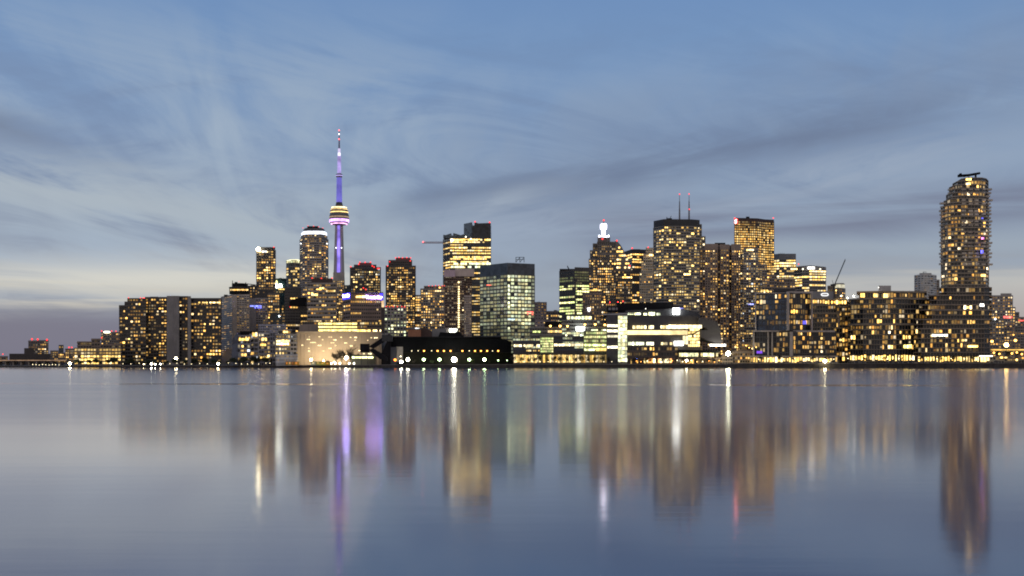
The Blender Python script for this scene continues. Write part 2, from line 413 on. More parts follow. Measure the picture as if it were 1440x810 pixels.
class Bld:
    def __init__(s, name, label, D, cx, cat='building', group=None, depth=28, **st):
        s.D = D; s.depth = depth; s.st = {**DEF, **st}
        s.root = thing(name, label, cat, (PX(cx, D), D, gz(cx) - .3), group)
        s.z0 = gz(cx) - .5; s.W = []; SEED[0] += 1; s.rng = random.Random(SEED[0] * 7919)
    def front(s, pts, D):
        return [(PX(p, D + o), D + o) for p, o in pts]
    def vol(s, pts, ytop, ybase=None, D=None, depth=None, name='wall', **ov):
        st = {**s.st, **ov}; D = D or s.D; depth = depth or s.depth
        if not isinstance(pts, list): pts = [(pts[0], 0), (pts[1], 0)]
        fr = s.front(pts, D); ym = D
        z1 = PZ(ytop, D); z0 = s.z0 if ybase is None else PZ(ybase, D)
        mo = max(o for _, o in pts)
        bk = []
        for (p, o) in (pts[-1], pts[0]):
            dd = D + max(depth, mo + 6); bk.append((PX(p, dd), dd))
        poly = fr + bk; m = D / F
        G = st['glass'] or glass(); Wm = st['wall']
        b = MB()
        solid = st['lit'] is None and not st.get('grid')
        b.prism(poly, z0, z1)
        b.build(name, Wm if solid else G, s.root)
        if solid: return poly
        fh, bw, par = st['fp'] * m, st['bp'] * m, st['par'] * m
        nr = max(1, int((z1 - par - z0) / fh))
        c = MB()
        if Wm:
            P = offset(poly, st['out'])
            if par > 0: c.prism(offset(poly, st['out'] + .06), z1 - par, z1 + .25)
            bh = fh * (1 - st['hf'])
            for r in range(1, nr + 1):
                zt = z1 - par - r * fh + bh * .5
                if bh > .08: c.prism(P, max(z0, zt - bh * .5), zt + bh * .5)
        pw = bw * (1 - st['wf'])
        wins = []
        for ei, (A, B_) in enumerate(zip(fr, fr[1:])):
            A, B_ = Vector(A), Vector(B_); e = B_ - A; Ln = e.length
            lp = abs(pts[ei + 1][0] - pts[ei][0])
            if lp < 1.0: continue
            u = e.normalized(); nv = Vector((u.y, -u.x)); ang = math.atan2(u.y, u.x)
            nc = max(1, round(lp / st['bp'])); cw = Ln / nc
            if Wm and st['pier'] > 0 and st['wf'] < .97:
                for k in range(nc + 1):
                    q = A + u * min(max(k * cw, pw * .3), Ln - pw * .3); h = pw / 2 * (1 if 0 < k < nc else .6)
                    a1, a2 = q - u * h, q + u * h
                    o = nv * st['pier']
                    c.prism([tuple(a1 + o), tuple(a2 + o), tuple(a2 - o * .2), tuple(a1 - o * .2)], z0 + .01, z1 - par * .5)
            L = pattern(st['lit'], nr, nc, s.rng) if st['lit'] else None
            if not L: continue
            pal = PAL[st['pal']]
            for r in range(nr):
                zt = z1 - par - r * fh - fh * (1 - st['hf']) * .5 + (fh * (1 - st['hf']) * .5 if r == 0 else 0)
                zc = z1 - par - r * fh - fh * .5 + 0.0
                if zc < z0 + .3: continue
                # centre of the opening between two bands
                zc = z1 - par - (r + 1) * fh + fh * (1 - st['hf']) + fh * st['hf'] * .5
                for k in range(nc):
                    v = L[r][k]
                    if v <= 0: continue
                    if st['gain']: v *= st['gain'](r / nr, (ei + (k + .5) / nc) / max(1, len(fr) - 1))
                    if v <= .02: continue
                    q = A + u * ((k + .5) * cw) + nv * .08
                    col = s.rng.choice(pal)
                    w0, h0 = st['ws'] or ((.5, .62) if st['lit'][0] == 'apt' else (.86, .84))
                    ww, hh = cw * min(1, st['wf'] * s.rng.uniform(w0, 1.06)), fh * min(st['hf'] * s.rng.uniform(h0, 1.02), .98)
                    q = q + u * (cw * st['wf'] - ww) * s.rng.uniform(-.5, .5)
                    wins.append((Vector((q.x, q.y, zc)), ang, ww, hh, col, v * st['lum'], ww * hh / m / m))
        # plain lit rooms on the two flanks
        if st['lit'] and len(fr) >= 2:
            for A, B_ in ((fr[-1], bk[0]), (bk[1], fr[0])):
                A, B_ = Vector(A), Vector(B_); e = B_ - A; Ln = e.length; u = e.normalized(); nv = Vector((u.y, -u.x))
                nc = max(1, min(7, int(Ln / bw)))
                for r in range(nr):
                    for k in range(nc):
                        if s.rng.random() < .22:
                            zc = z1 - par - (r + 1) * fh + fh * (1 - st['hf']) + fh * st['hf'] * .5
                            if zc < z0 + .3: continue
                            q = A + u * ((k + .5) * Ln / nc) + nv * .08
                            wins.append((Vector((q.x, q.y, zc)), math.atan2(u.y, u.x), bw * st['wf'], fh * st['hf'], s.rng.choice(PAL[st['pal']]), s.rng.uniform(.4, 1) * st['lum'], 0))
        wpx = pts[-1][0] - pts[0][0]
        if ybase is None and name == 'wall' and wpx > 15 and ytop < 470 and s.rng.random() < .75:
            rx = pts[0][0] + wpx * s.rng.uniform(.12, .5); rw = wpx * s.rng.uniform(.18, .4); dd = D + depth * .35; k = (dd + depth * .3) / dd
            rb_ = MB(); rb_.prism([(PX(rx, dd), dd), (PX(rx + rw, dd), dd), (PX(rx + rw, dd) * k, dd * k), (PX(rx, dd) * k, dd * k)], z1 - .2, z1 + s.rng.uniform(1.0, 2.1) * m)
            for _ in range(3):
                vx = PX(rx + rw * s.rng.random() + wpx * .1, dd); rb_.tube((vx, dd + 2, z1), (vx, dd + 2, z1 + s.rng.uniform(1.4, 3.0) * m), .16 * m, .12 * m, 6)
            rb_.build('roof_plant', wall((.06, .058, .056)), s.root)
        if c.v: c.build('cladding', Wm if Wm else G, s.root)
        s.W += wins
        return poly
    def strip(s, x0, x1, y0, y1, n, pal='office', lum=1.0, off=-.5, gap=.12, jit=.35, p=1.0, cols=None):
        D = s.D + off; cw = (x1 - x0) / n; m = D / F
        for k in range(n):
            if s.rng.random() > p: continue
            xc = x0 + (k + .5) * cw
            s.W.append((Vector((PX(xc, D), D, PZ((y0 + y1) / 2, D))), 0.0, cw * (1 - gap) * m, abs(y1 - y0) * m,
                        s.rng.choice(cols or PAL[pal]), lum * s.rng.uniform(1 - jit, 1 + jit), cw * abs(y1 - y0)))
    def box(s, x0, x1, y0, y1, mat, name='roof_block', off=0.0, thick=10.0):
        D = s.D + off; b = MB(); k = (D + thick) / D
        b.prism([(PX(x0, D), D), (PX(x1, D), D), (PX(x1, D) * k, D + thick), (PX(x0, D) * k, D + thick)], PZ(y1, D), PZ(y0, D))
        return b.build(name, mat, s.root)
    def poly(s, pts, mat, name, off=0.0, thick=4.0):
        D = s.D + off; b = MB()
        b.slab([(PX(x, D), PZ(y, D)) for x, y in pts], D, D + thick)
        return b.build(name, mat, s.root)
    def beacon(s, *pts, r=.85, off=-1.0, col=(1, .04, .035), lum=2.4):
        for px, py in pts:
            D = s.D + off; b = MB(); z = PZ(py, D); x = PX(px, D)
            b.ball((x, D, z), r * .6 * s.D / 1200)
            b.build('beacon', emit(col, lum), s.root)
    def tubes(s, segs, mat, name, r=.3, off=0.0):
        D = s.D + off; b = MB()
        for (xa, ya), (xb, yb) in segs:
            b.tube((PX(xa, D), D, PZ(ya, D)), (PX(xb, D), D, PZ(yb, D)), r, r, 6)
        return b.build(name, mat, s.root)
    def done(s, cap=100, minarea=3.4):
        s.W = [(a, b_, c, d, e, f * 1.95, g) for a, b_, c, d, e, f, g in s.W]
        W = sorted(s.W, key=lambda t: -(t[6] * (t[5] ** .5)))
        single = [t for t in W if t[6] >= minarea][:cap]
        if len(single) < 24: single = [t for t in W if t[6] > 0][:24]
        ids = set(map(id, single)); rest = [t for t in W if id(t) not in ids]
        ox = Vector(ORIG[s.root.name])
        for pos, ang, ww, hh, col, v, a in single:
            o = bpy.data.objects.new('window', PLANE); C.objects.link(o); o.parent = s.root
            o.location = pos - ox; o.rotation_euler = (0, 0, ang); o.scale = (ww, 1, hh)
            o.color = (*col, v / 10.0)
        if rest:
            b = MB(); b.c = []
            for pos, ang, ww, hh, col, v, a in rest:
                u = Vector((math.cos(ang), math.sin(ang), 0)) * (ww / 2); h = Vector((0, 0, hh / 2))
                b.add([pos - u - h, pos + u - h, pos + u + h, pos - u + h], [(0, 1, 2, 3)]); b.c.append((*col, v / 10.0))
            o = b.build('window', WMANY, s.root); o['kind'] = 'stuff'
        return s.root
CONC = wall((.20, .185, .17)); CONCD = wall((.11, .10, .095)); CONCL = wall((.33, .31, .28)); DARK = wall((.035, .035, .04), .6)
BROWN = wall((.13, .098, .078)); BEIGE = wall((.27, .245, .195)); BLK = wall((.012, .013, .015), .5); STEEL = wall((.05, .053, .06), .45, .2, .3, .4)
PALE = wall((.42, .39, .35)); GREY = wall((.15, .15, .155)); BLUEG = glass((.022, .045, .085), .15, 1.5); DG = glass((.018, .020, .024), .14); TEAL = glass((.030, .060, .066), .12, 1.55)
SLATE = glass((.045, .06, .075), .2, 1.5)

# ============ far west bank
b = Bld('port_shed', 'low dark windowless harbour shed with a taller block beside the lit elevated road', 1050, 42, depth=40)
b.vol((13, 71), 497.3, lit=None, wall=wall((.06, .05, .048))); b.vol((34, 48), 489.5, D=1058, lit=None, wall=wall((.065, .055, .052)), name='tower_block'); b.done()
b = Bld('apartment_block', 'small far apartment block with three red roof lights, behind the dark harbour shed', 1900, 54, wall=CONCD, fp=3.2, bp=3, lit=('apt', .5), lum=1.1)
b.vol((40, 53), 479); b.vol((53, 68), 478.5, depth=34); b.beacon((45, 477), (53, 477.3), (66, 477.8), r=1.6); b.done()
b = Bld('office_tower', 'tiny plain blue grey tower standing alone over the low west bank roofs', 2300, 86, wall=None, glass=SLATE, lit=('apt', .03))
b.vol((82.5, 89.5), 485); b.done()
b = Bld('apartment_block', 'squat block of scattered lit rooms just behind the plain blue grey tower', 1700, 78, wall=CONCD, fp=3, bp=2.6, lit=('apt', .45))
b.vol((71, 82), 493); b.vol((82, 92), 496); b.done()
b = Bld('apartment_block', 'low lit block with two red roof lights next to the long yellow office block', 1500, 98, wall=CONCD, fp=3, bp=2.6, lit=('apt', .6))
b.vol((92, 105), 490.5); b.beacon((97, 488.5), (101, 488.5), r=1.2); b.done()
b = Bld('warehouse', 'very low lit sheds at the far west end of the bank', 1300, 5, wall=CONCD, fp=3.5, bp=3, lit=('apt', .6))
b.vol((-40, -6), 498); b.vol((-6, 11), 501); b.beacon((4, 498), r=1); b.done()
b = Bld('office_building', 'long low office block with glowing yellow floors and bushes in front', 905, 138, wall=BROWN, fp=4.6, bp=4.4, hf=.62, wf=.86, lit=('full', .86), lum=1.15, pal='office', gain=lambda r, c: .35 if r < .3 else 1.2)
b.vol((105, 170), 489.5, par=1.0); b.vol((109, 129), 480.5, 489.4, lit=('apt', .3), par=1.5); b.vol((129, 141), 476.5, 489.4, lit=('apt', .12)); b.vol((141, 170), 484, 489.4, lit=('apt', .25)); b.done()
b = Bld('apartment_tower', 'small tower with a bright oval roof lamp, behind the long yellow office block', 1400, 156, wall=CONCD, fp=3.4, bp=3, lit=('apt', .4))
b.vol((142.5, 169), 467); b.beacon((143, 465.5), (157, 465.5), (163, 465.7), (168, 466), (143, 475), r=1)
b.poly([(145.5, 467), (147, 465.8), (153, 465.8), (154.5, 467), (153, 468.2), (147, 468.2)], emit((1, .95, .7), 4.5), 'roof_lamp', -2, 1.5); b.done()
rd = thing('elevated_road', 'low elevated road on pillars crossing the far west bank', 'bridge', (PX(40, 960), 960, 1))
m_ = MB(); m_.box(PX(-300, 960), PX(93, 960), 960, 972, PZ(508.0, 960), PZ(507, 960)); m_.build('deck', CONCD, rd)
m_ = MB(); m_.box(PX(-300, 960), PX(93, 960), 959.4, 959.9, PZ(507, 960), PZ(506.3, 960)); m_.build('parapet', emit((1, .62, .36), .55, grain=.25), rd)  # lamplight on the parapet put in as its own glow
for i in range(14):
    x = PX(-60 + i * 11, 960); m_ = MB(); m_.box(x - .5, x + .5, 962, 970, .5, PZ(508.1, 960)); m_.build('pillar', CONC, rd)

# ============ condominium slabs by the west water
b = Bld('apartment_tower', 'dark stepped apartment slab next to the low yellow office block', 950, 186, wall=wall((.085, .075, .068)), fp=4.9, bp=3.7, hf=.52, wf=.85, lit=('apt', .40), lum=1.0, out=.5, depth=34)
b.vol((168.2, 176), 429.5, D=954); b.vol((176, 205), 424.5); b.vol((180, 204.5), 419.6, 424.3, D=953, par=1.2, lit=('apt', .02)); b.beacon((180.8, 418.6), (197.5, 419), (201, 419), (203, 419), r=.9); b.done()
b = Bld('apartment_tower', 'dark brown apartment slab with many small yellow windows next to the stepped slab', 955, 220, wall=wall((.075, .064, .058)), fp=4.1, bp=3.7, hf=.55, wf=.8, lit=('apt', .40), lum=1.1, out=.6, depth=34)
b.vol((204.8, 234.5), 418, par=2.4); b.done()
b = Bld('apartment_tower', 'broad apartment slab divided by two blank concrete shafts', 952, 272, wall=wall((.075, .066, .06)), fp=4.7, bp=4.3, hf=.56, wf=.74, lit=('apt', .46), lum=1.1, out=.45, depth=36)
b.vol((234.5, 252), 416, lit=None, wall=wall((.14, .132, .128)), D=948, name='concrete_shaft'); b.vol((252, 264), 416.8, par=2); b.vol((264, 268.5), 416.5, lit=None, wall=wall((.16, .15, .14)), D=947, name='concrete_shaft'); b.vol((268.5, 311), 419.5)
b.strip(279, 310, 424.5, 426.3, 12, lum=1.3, p=.8); b.done()
b = Bld('hotel_tower', 'pale concrete hotel tower with a round lit restaurant on its roof', 990, 330, wall=wall((.25, .225, .20)), fp=2.9, bp=3.6, hf=.42, wf=.8, lit=('apt', .012), depth=30, pier=.3)
b.vol([(311.3, 34), (326.5, 0)], 414.4, depth=40, lit=('apt', .01), wf=.98); b.vol((326.5, 333), 414.2, lit=None, wall=wall((.25, .225, .20)), D=989); b.vol((333, 350.5), 414.4)
b.poly([(306, 512), (312, 500), (318, 490), (338, 490), (344, 500), (350, 512)], wall((.25, .225, .20)), 'flared_base', -3, 6)
for nm, x0, x1, y0, y1, mt in (('restaurant', 322.5, 350, 405.3, 413.5, BLK), ('roof_drum', 326, 348, 398.5, 404, BLK), ('roof_rim', 322, 350.4, 403.7, 405.3, DARK)):
    m_ = MB(); cx = PX((x0 + x1) / 2, 1002); r = (x1 - x0) / 2 * 1002 / F; m_.lathe(cx, 1003, [(r, PZ(y1, 1000)), (r, PZ(y0, 1000))], 28); m_.build(nm, mt, b.root)
b.box(330, 334, 396.5, 398.6, BLK, 'roof_plant', 8, 5); b.tubes([((327, 399), (327, 394.5)), ((345, 399), (346, 396.8))], BLK, 'mast', .3, 8)
b.strip(323.5, 349, 406.6, 408.6, 16, 'amber', 1.1, -2.2, .3); b.beacon((336, 395.8), r=.5); b.done()
b = Bld('hotel_tower', 'plain grey concrete tower with a few blue windows, beside the round restaurant hotel', 1040, 363, wall=wall((.19, .17, .155)), fp=3.2, bp=3.4, hf=.36, wf=.7, lit=('apt', .03), depth=30)
b.vol((351, 360), 419.5, lit=None, wall=wall((.17, .15, .14))); b.vol((360, 376), 419.5, D=1044)
b.strip(351.5, 368, 429.5, 431.2, 9, lum=1.2, cols=[(.18, .2, 1), (.25, .3, 1)], p=.75); b.strip(358, 368, 432, 433.4, 5, lum=1, cols=[(.18, .2, 1)], p=.7); b.done()
b = Bld('office_building', 'dark sloping roofed block rising behind the two concrete hotel towers', 1250, 360, wall=DARK, fp=4, bp=3.6, lit=('apt', .12))
b.vol((344, 362), 402); b.vol((362, 376), 408); b.tubes([((346, 399), (362, 401))], BLK, 'roof_rail', .5, -1); b.done()
b = Bld('apartment_tower', 'slender dark tower with one dazzling lamp on its roof corner', 1700, 374, wall=wall((.085, .08, .08)), fp=3.7, bp=3.3, hf=.6, wf=.75, lit=('apt', .42), lum=1.2)
b.vol((360.6, 387.6), 352, par=1); b.vol((361, 387), 347.5, 352, lit=None, wall=DARK, D=1702, name='roof_screen'); b.strip(368, 375, 353, 354.5, 4, lum=2, cols=[(.9, .95, 1)]); b.beacon((385, 347.6), r=1.0)
b.beacon((363.3, 350.5), r=3.6, off=-4, col=(1, .86, .55), lum=26); b.done()
b = Bld('office_building', 'mid height block of warm office floors below the slender dark tower', 1450, 382, wall=wall((.10, .09, .08)), fp=3.8, bp=3.2, hf=.6, wf=.8, lit=('apt', .55), lum=1.2)
b.vol((374, 393), 413); b.done()
b = Bld('office_tower', 'teal glass tower with a glowing leaf shaped sign on its face', 1800, 393, wall=None, glass=TEAL, fp=4, bp=4, hf=.55, wf=.8, lit=('apt', .10))
b.vol((383.5, 403.5), 391.5, par=14); D_ = b.D
b.poly([(383.4, 398), (384.8, 396.8), (388, 399), (390.5, 400.5), (395, 399), (396, 400.5), (396.6, 403), (396, 404), (387, 404.8), (385.6, 402)], emit((1, 1, .86), 9), 'sign', -3, 1.5)
b.poly([(387.6, 398.6), (388, 395), (389, 394), (390, 396), (390, 400)], emit((1, .9, .35), 2.5), 'sign', -3.2, 1.5); b.strip(391, 402, 406, 407.5, 5, lum=1); b.done()
b = Bld('office_tower', 'round topped office tower with a pale glowing crown beside the tall balcony tower', 1750, 413, wall=wall((.14, .135, .12)), fp=4.0, bp=3.4, hf=.58, wf=.86, lit=('office', .5), pal='office', lum=.7)
b.vol(arc(402.7, 424.2, 14), 366, par=.8, lit=('full', .95), lum=.55, ybase=374, pal='cool'); b.vol(arc(402.7, 424.2, 14), 374, par=2.2)
b.poly([(403, 366.4), (408, 365), (418.5, 364.8), (424, 366.2), (424, 366.7), (403, 366.9)], emit((1, .95, .55), 1.6), 'crown_light', 2, 6); b.done()
b = Bld('apartment_tower', 'tall balcony tower with a white lit ring below its dark roof', 1500, 441, wall=wall((.20, .185, .175)), fp=3.25, bp=3.1, hf=.52, wf=.82, lit=('apt', .42), lum=1.15, out=.9, pier=.5, depth=44)
fr = [(422.3, 26), (425.5, 6), (432, 0), (452, 0), (458, 6), (461, 24)]
b.vol(fr, 334.5, par=.5); b.vol([(424, 26), (427, 6), (432, 1), (452, 1), (456, 6), (459.4, 24)], 329.6, 334.4, par=.5)
b.vol([(423.6, 26), (426.5, 4), (432, -1), (452, -1), (456.5, 4), (460, 24)], 324.8, 329.4, lit=None, wall=emit((.86, .90, 1), 1.9, grain=.25), name='light_ring')
b.vol([(426.5, 26), (429, 8), (433, 3), (451, 3), (454, 8), (456.5, 24)], 320, 324.7, lit=None, wall=DARK, name='roof'); b.box(432, 448, 318, 320, BLK, 'roof_plant', 8, 20)
b.beacon((426, 320.5), (433, 317.6), (441, 317.9), (448, 318.8), (454, 320.6), r=.7); b.beacon((423, 342.5), (460, 342.5), r=.9, col=(.9, .95, 1), lum=5); b.done()
b = Bld('office_building', 'dark block with uneven yellow floors in front of the tall balcony tower', 1230, 420, wall=wall((.085, .078, .07)), fp=4.2, bp=3.6, hf=.5, wf=.82, lit=('office', .35), lum=.9)
b.vol((400.5, 423), 404); b.vol((423, 438), 420, depth=22); b.poly([(407, 424), (417, 419), (430, 418), (432, 421), (428, 430), (407, 430)], BLK, 'roof_canopy', -6, 8); b.beacon((408, 431.5), r=.8); b.beacon((433.5, 428), r=.9, col=(.7, .8, 1), lum=5); b.done()
b = Bld('office_building', 'low dark teal block carrying one single white lamp', 985, 390, wall=None, glass=glass((.012, .024, .03), .2), lit=('apt', .0))
b.vol((380, 401), 440); b.vol((364, 402), 456.5, D=900, wall=wall((.2, .2, .24)), fp=3.5, bp=2.6, lit=('apt', .3), pal='dim', lum=.3)
b.beacon((392.5, 444.6), r=1.1, col=(.8, .95, 1), lum=16); b.done()
b = Bld('office_tower', 'broad banded office slab with three red lights on its dark roof', 1180, 452, wall=wall((.215, .19, .165)), fp=5.6, bp=4.2, hf=.46, wf=.92, lit=('apt', .26), lum=1.2, out=.5, pier=.2, depth=36)
b.vol((432.5, 472.5), 398); b.vol((438, 467.5), 391.5, 398, D=1186, lit=None, wall=wall((.06, .045, .042)), name='roof'); b.strip(449.5, 456, 404.2, 406.4, 4, lum=1.7); b.strip(458.5, 471.5, 408, 410.4, 6, lum=1.0)
b.beacon((438.8, 391), (452, 391.4), (467, 391), r=1.1); b.strip(433, 447, 413, 416, 3, lum=1.2, p=.5); b.done()
b = Bld('apartment_tower', 'slim pale tower of dotted lights right below the observation tower', 1290, 477, wall=wall((.24, .21, .18)), fp=3.1, bp=2.7, hf=.6, wf=.7, lit=('apt', .62), lum=1.25)
b.vol((466, 484), 393); b.vol((468.5, 484.5), 383, 393, D=1296, lit=None, wall=wall((.24, .22, .20)), name='roof_block'); b.done()
b = Bld('office_tower', 'plain slate blue tower mostly hidden behind the newspaper office', 1700, 489, wall=None, glass=SLATE, lit=('apt', .05)); b.vol((484, 500), 401); b.done()

# ============ observation tower
D_ = 2600; T0 = 477.0
t = thing('observation_tower', 'very tall concrete observation tower with a round pod and purple lights', 'tower', (PX(T0, D_), D_, 1))
tx, k_ = PX(T0, D_), D_ / F
tconc = wall((.26, .24, .22), .8, .12, .03)
def lat(name, prof, mat, n=24):
    m_ = MB(); m_.lathe(tx, D_, [(r * k_, PZ(y, D_)) for r, y in prof], n); return m_.build(name, mat, t)
m_ = MB()
for a in range(3):   # three lobed concrete shaft
    an = math.radians(90 + 120 * a); ca, sa = math.cos(an), math.sin(an)
    def lobe(r, h): return [(tx + ca * q * k_ - sa * p_ * k_, D_ + sa * q * k_ + ca * p_ * k_) for q, p_ in ((0, -h), (r, -h * .8), (r, h * .8), (0, h))]
    for (ra, ya, rb, yb) in ((15, 512, 9.6, 455), (9.6, 455, 7.4, 385), (7.4, 385, 5.4, 316)):
        m_.prism(lobe(ra, ra * .42), PZ(ya, D_), PZ(yb, D_), 0, lobe(rb, rb * .42))
m_.lathe(tx, D_, [(5.4 * k_, PZ(512, D_)), (4.6 * k_, PZ(385, D_)), (3.6 * k_, PZ(316, D_))], 6)
m_.build('shaft', tconc, t)
m_ = MB()
m_.prism([(tx - 1.9 * k_, D_ - 6.4 * k_), (tx + 1.9 * k_, D_ - 6.4 * k_), (tx + 1.9 * k_, D_ - 3.4 * k_), (tx - 1.9 * k_, D_ - 3.4 * k_)], PZ(384, D_), PZ(317.5, D_), 0,
         [(tx - 1.6 * k_, D_ - 4.9 * k_), (tx + 1.6 * k_, D_ - 4.9 * k_), (tx + 1.6 * k_, D_ - 2.4 * k_), (tx - 1.6 * k_, D_ - 2.4 * k_)])
m_.build('light_strip', emit((.33, .24, 1), 1.25, grain=.05), t)
pod = lat('pod', [(5, 317), (9.5, 316), (12.6, 313.5), (13.6, 311), (13.6, 303), (12.8, 302), (12.3, 296), (10.5, 293), (5, 291)], wall((.12, .11, .11)), 36)
def ring(name, r, y0, y1, mat):
    m_ = MB(); m_.lathe(tx, D_, [(r * k_, PZ(y0, D_)), (r * k_, PZ(y1, D_))], 36); o = m_.build(name, mat, t); return o
ring('light_ring', 13.75, 312.6, 308.8, emit((.74, .40, 1), 2.8, grain=.12)); ring('light_ring', 11.6, 315.6, 314.2, emit((1, .5, .85), 2.4, grain=.12))
ring('light_ring', 12.6, 301.4, 298.2, emit((1, .68, .24), 2.6, grain=.12)); ring('light_ring', 11.9, 296.9, 294.6, emit((1, .68, .24), 2.4, grain=.12)); ring('light_ring', 10.6, 293.4, 291.6, emit((1, .78, .40), 3.4, grain=.12))
ring('window_band', 13.7, 306.6, 304.8, emit((1, .7, .4), .35, grain=.2))
lat('neck', [(5.2, 292), (5.0, 288), (4.0, 284.5)], DARK)
up = emit((.25, .23, .95), .58, grain=.02); up2 = emit((.55, .44, .95), .85, grain=.03)  # purple wash of the tower lights, put in as glow of shaft and antenna
lat('upper_shaft', [(4.2, 286), (3.6, 249)], up, 6)
lat('sky_pod', [(3.2, 250), (4.6, 248.3), (4.6, 245.6), (3, 244)], wall((.20, .18, .26)), 20); ring('light_ring', 4.7, 247.6, 246.8, emit((.6, .5, 1), 1.2))
lat('antenna', [(2.7, 244), (2.5, 220)], up2, 8); lat('antenna', [(1.9, 220), (1.7, 209)], emit((.75, .66, .95), .8), 8); ring('light_ring', 2.4, 244, 240, emit((.8, .7, 1), 1.4)); ring('light_ring', 2.0, 219, 215, emit((.85, .8, 1), 1.4))
lat('antenna', [(1.2, 209), (.7, 190), (.4, 183)], wall((.16, .15, .22)), 6)
for y in (183.5, 189, 196): m_ = MB(); m_.ball((tx, D_ - 2.4, PZ(y, D_)), 1.5); m_.build('beacon', emit((1, .12, .12) if y != 189 else (1, .9, 1), 4), t)
for dx in (-3.6, 4.0): m_ = MB(); m_.ball((tx + dx * k_, D_ - 8, PZ(349, D_)), 1.2); m_.build('beacon', emit((.9, .9, 1), 5), t)

# ============ between the observation tower and the glass offices
b = Bld('apartment_tower', 'dark apartment tower with a red lit crown above the blue newspaper sign', 1250, 514, wall=wall((.075, .072, .075)), fp=3.5, bp=3.1, hf=.6, wf=.8, lit=('apt', .36), lum=1.05, out=1.0, pal='mixed')
b.vol((493.3, 534.3), 376); b.vol((499, 528), 372.5, 376, D=1254); b.vol((504.5, 522.5), 369.3, 372.4, D=1257, lit=None, wall=wall((.16, .04, .045)), name='crown')
b.beacon((493.3, 375), (504.6, 371.5), (506, 368.8), (513.5, 369), (521, 368.8), (523.5, 374), (526, 375.5), (531, 377.6), (533, 377.6), (511, 405), (514.5, 407), r=1.15); b.done()
b = Bld('newspaper_office', 'dark office block with a blue lit newspaper sign along its roof', 880, 510, wall=wall((.135, .10, .08)), fp=5.4, bp=3.1, hf=.45, wf=.74, lit=('office', .40), lum=1.05, out=.4, pier=.45, depth=34, gain=lambda r, c: 1.5 if .42 < r < .8 else .6)
b.vol([(483, 16), (493, 0), (538.3, 4)], 412, par=11)
b.box(493, 538.5, 410.8, 412, wall((.05, .05, .10)), 'roof_edge', -1.2, 20)
sgn = MB(); y_ = b.D + 2.2
sgn.prism([(PX(514.5, y_), y_), (PX(538.2, y_), y_ + 1.2), (PX(538.2, y_), y_ + 1.7), (PX(514.5, y_), y_ + .5)], PZ(421.5, 880), PZ(412.4, 880)); so_ = sgn.build('sign', emit((.06, .045, 1), 2.0), b.root)
def sign_text(parent_sign, txt, px, py, D, h, rz, width, mat):
    cu = bpy.data.curves.new('lettering', 'FONT'); cu.body = txt; cu.size = h; cu.extrude = .12; cu.offset = h * .018; cu.align_x = 'CENTER'; cu.align_y = 'CENTER'
    cu.materials.append(mat); o = bpy.data.objects.new('lettering', cu); C.objects.link(o)
    dg = bpy.context.evaluated_depsgraph_get(); me = bpy.data.meshes.new_from_object(o.evaluated_get(dg)); bpy.data.objects.remove(o)
    o = bpy.data.objects.new('lettering', me); C.objects.link(o); xs = [v.co.x for v in me.vertices]
    o.scale = (width / max(.01, max(xs) - min(xs)), 1, 1)
    o.parent = parent_sign; ox = Vector(ORIG[parent_sign.name])
    o.location = Vector((PX(px, D), D, PZ(py, D))) - ox; o.rotation_euler = (math.pi / 2, 0, rz); return o
LW = emit((.52, .36, 1), 26)
sign_text(so_, 'Toronto Star', 526.2, 418.0, b.D + 1.9, 3.3, math.atan2(4, 45 * .562), 22.5 * .562, LW)
sgn = MB(); A = (PX(483.2, 895.7), 895.7); B2 = (PX(493, 880), 880); A2 = Vector(A); u = (Vector(B2) - A2).normalized(); nv = Vector((u.y, -u.x))
sgn.prism([tuple(A2 + nv * .7), tuple(Vector(B2) + nv * .7), tuple(Vector(B2) + nv * .45), tuple(A2 + nv * .45)], PZ(420.5, 886), PZ(412.4, 886)); so_ = sgn.build('sign', emit((.06, .045, 1), 2.0), b.root)
q = A2 * .52 + Vector(B2) * .48 + nv * .9
o = sign_text(so_, 'Toronto Star', 488, 416, 887, 3.2, math.atan2(u.y, u.x), (Vector(B2) - A2).length * .92, LW); o.location = Vector((q.x, q.y, PZ(416, 887))) - Vector(ORIG[so_.name])
b.strip(500.5, 514, 416, 418.6, 6, lum=2.0, off=-.6, p=.95); b.done()
b = Bld('apartment_tower', 'dark balcony tower with many red roof lights, standing apart east of the newspaper office', 1150, 564, wall=wall((.085, .075, .07)), fp=3.3, bp=3.1, hf=.58, wf=.78, lit=('apt', .47), lum=1.15, out=1.1)
b.vol((543.8, 583.2), 374); b.vol((547.8, 578), 366, 374, D=1154, par=2.5, lit=('apt', .2)); b.vol((556.5, 577.5), 362.3, 366, D=1158, lit=None, wall=wall((.15, .045, .045)), name='crown')
b.beacon((556.5, 362.5), (561, 362), (566, 362.4), (572, 362.2), (577.5, 362.6), (577, 366.8), (545, 374), (548, 368), r=1.0); b.done()
b = Bld('apartment_building', 'pale grey lower apartment house with red lights along its flat roof, behind the slim chimney', 945, 556, wall=wall((.24, .225, .205)), fp=4.5, bp=4.2, hf=.55, wf=.68, lit=('apt', .46), lum=.95, depth=24, pal='cool')
b.vol((540.5, 571.5), 432); b.beacon((543, 431), (548, 431.2), (553, 431), (559, 431.2), (565, 431), (569, 431.3), r=.6, lum=5); b.done()
b = Bld('apartment_tower', 'narrow warm lit tower squeezed between two dark balcony towers', 1500, 588, wall=wall((.16, .13, .10)), fp=3.6, bp=3, hf=.6, wf=.85, lit=('office', .8), lum=.9); b.vol((583.5, 593), 415); b.done()
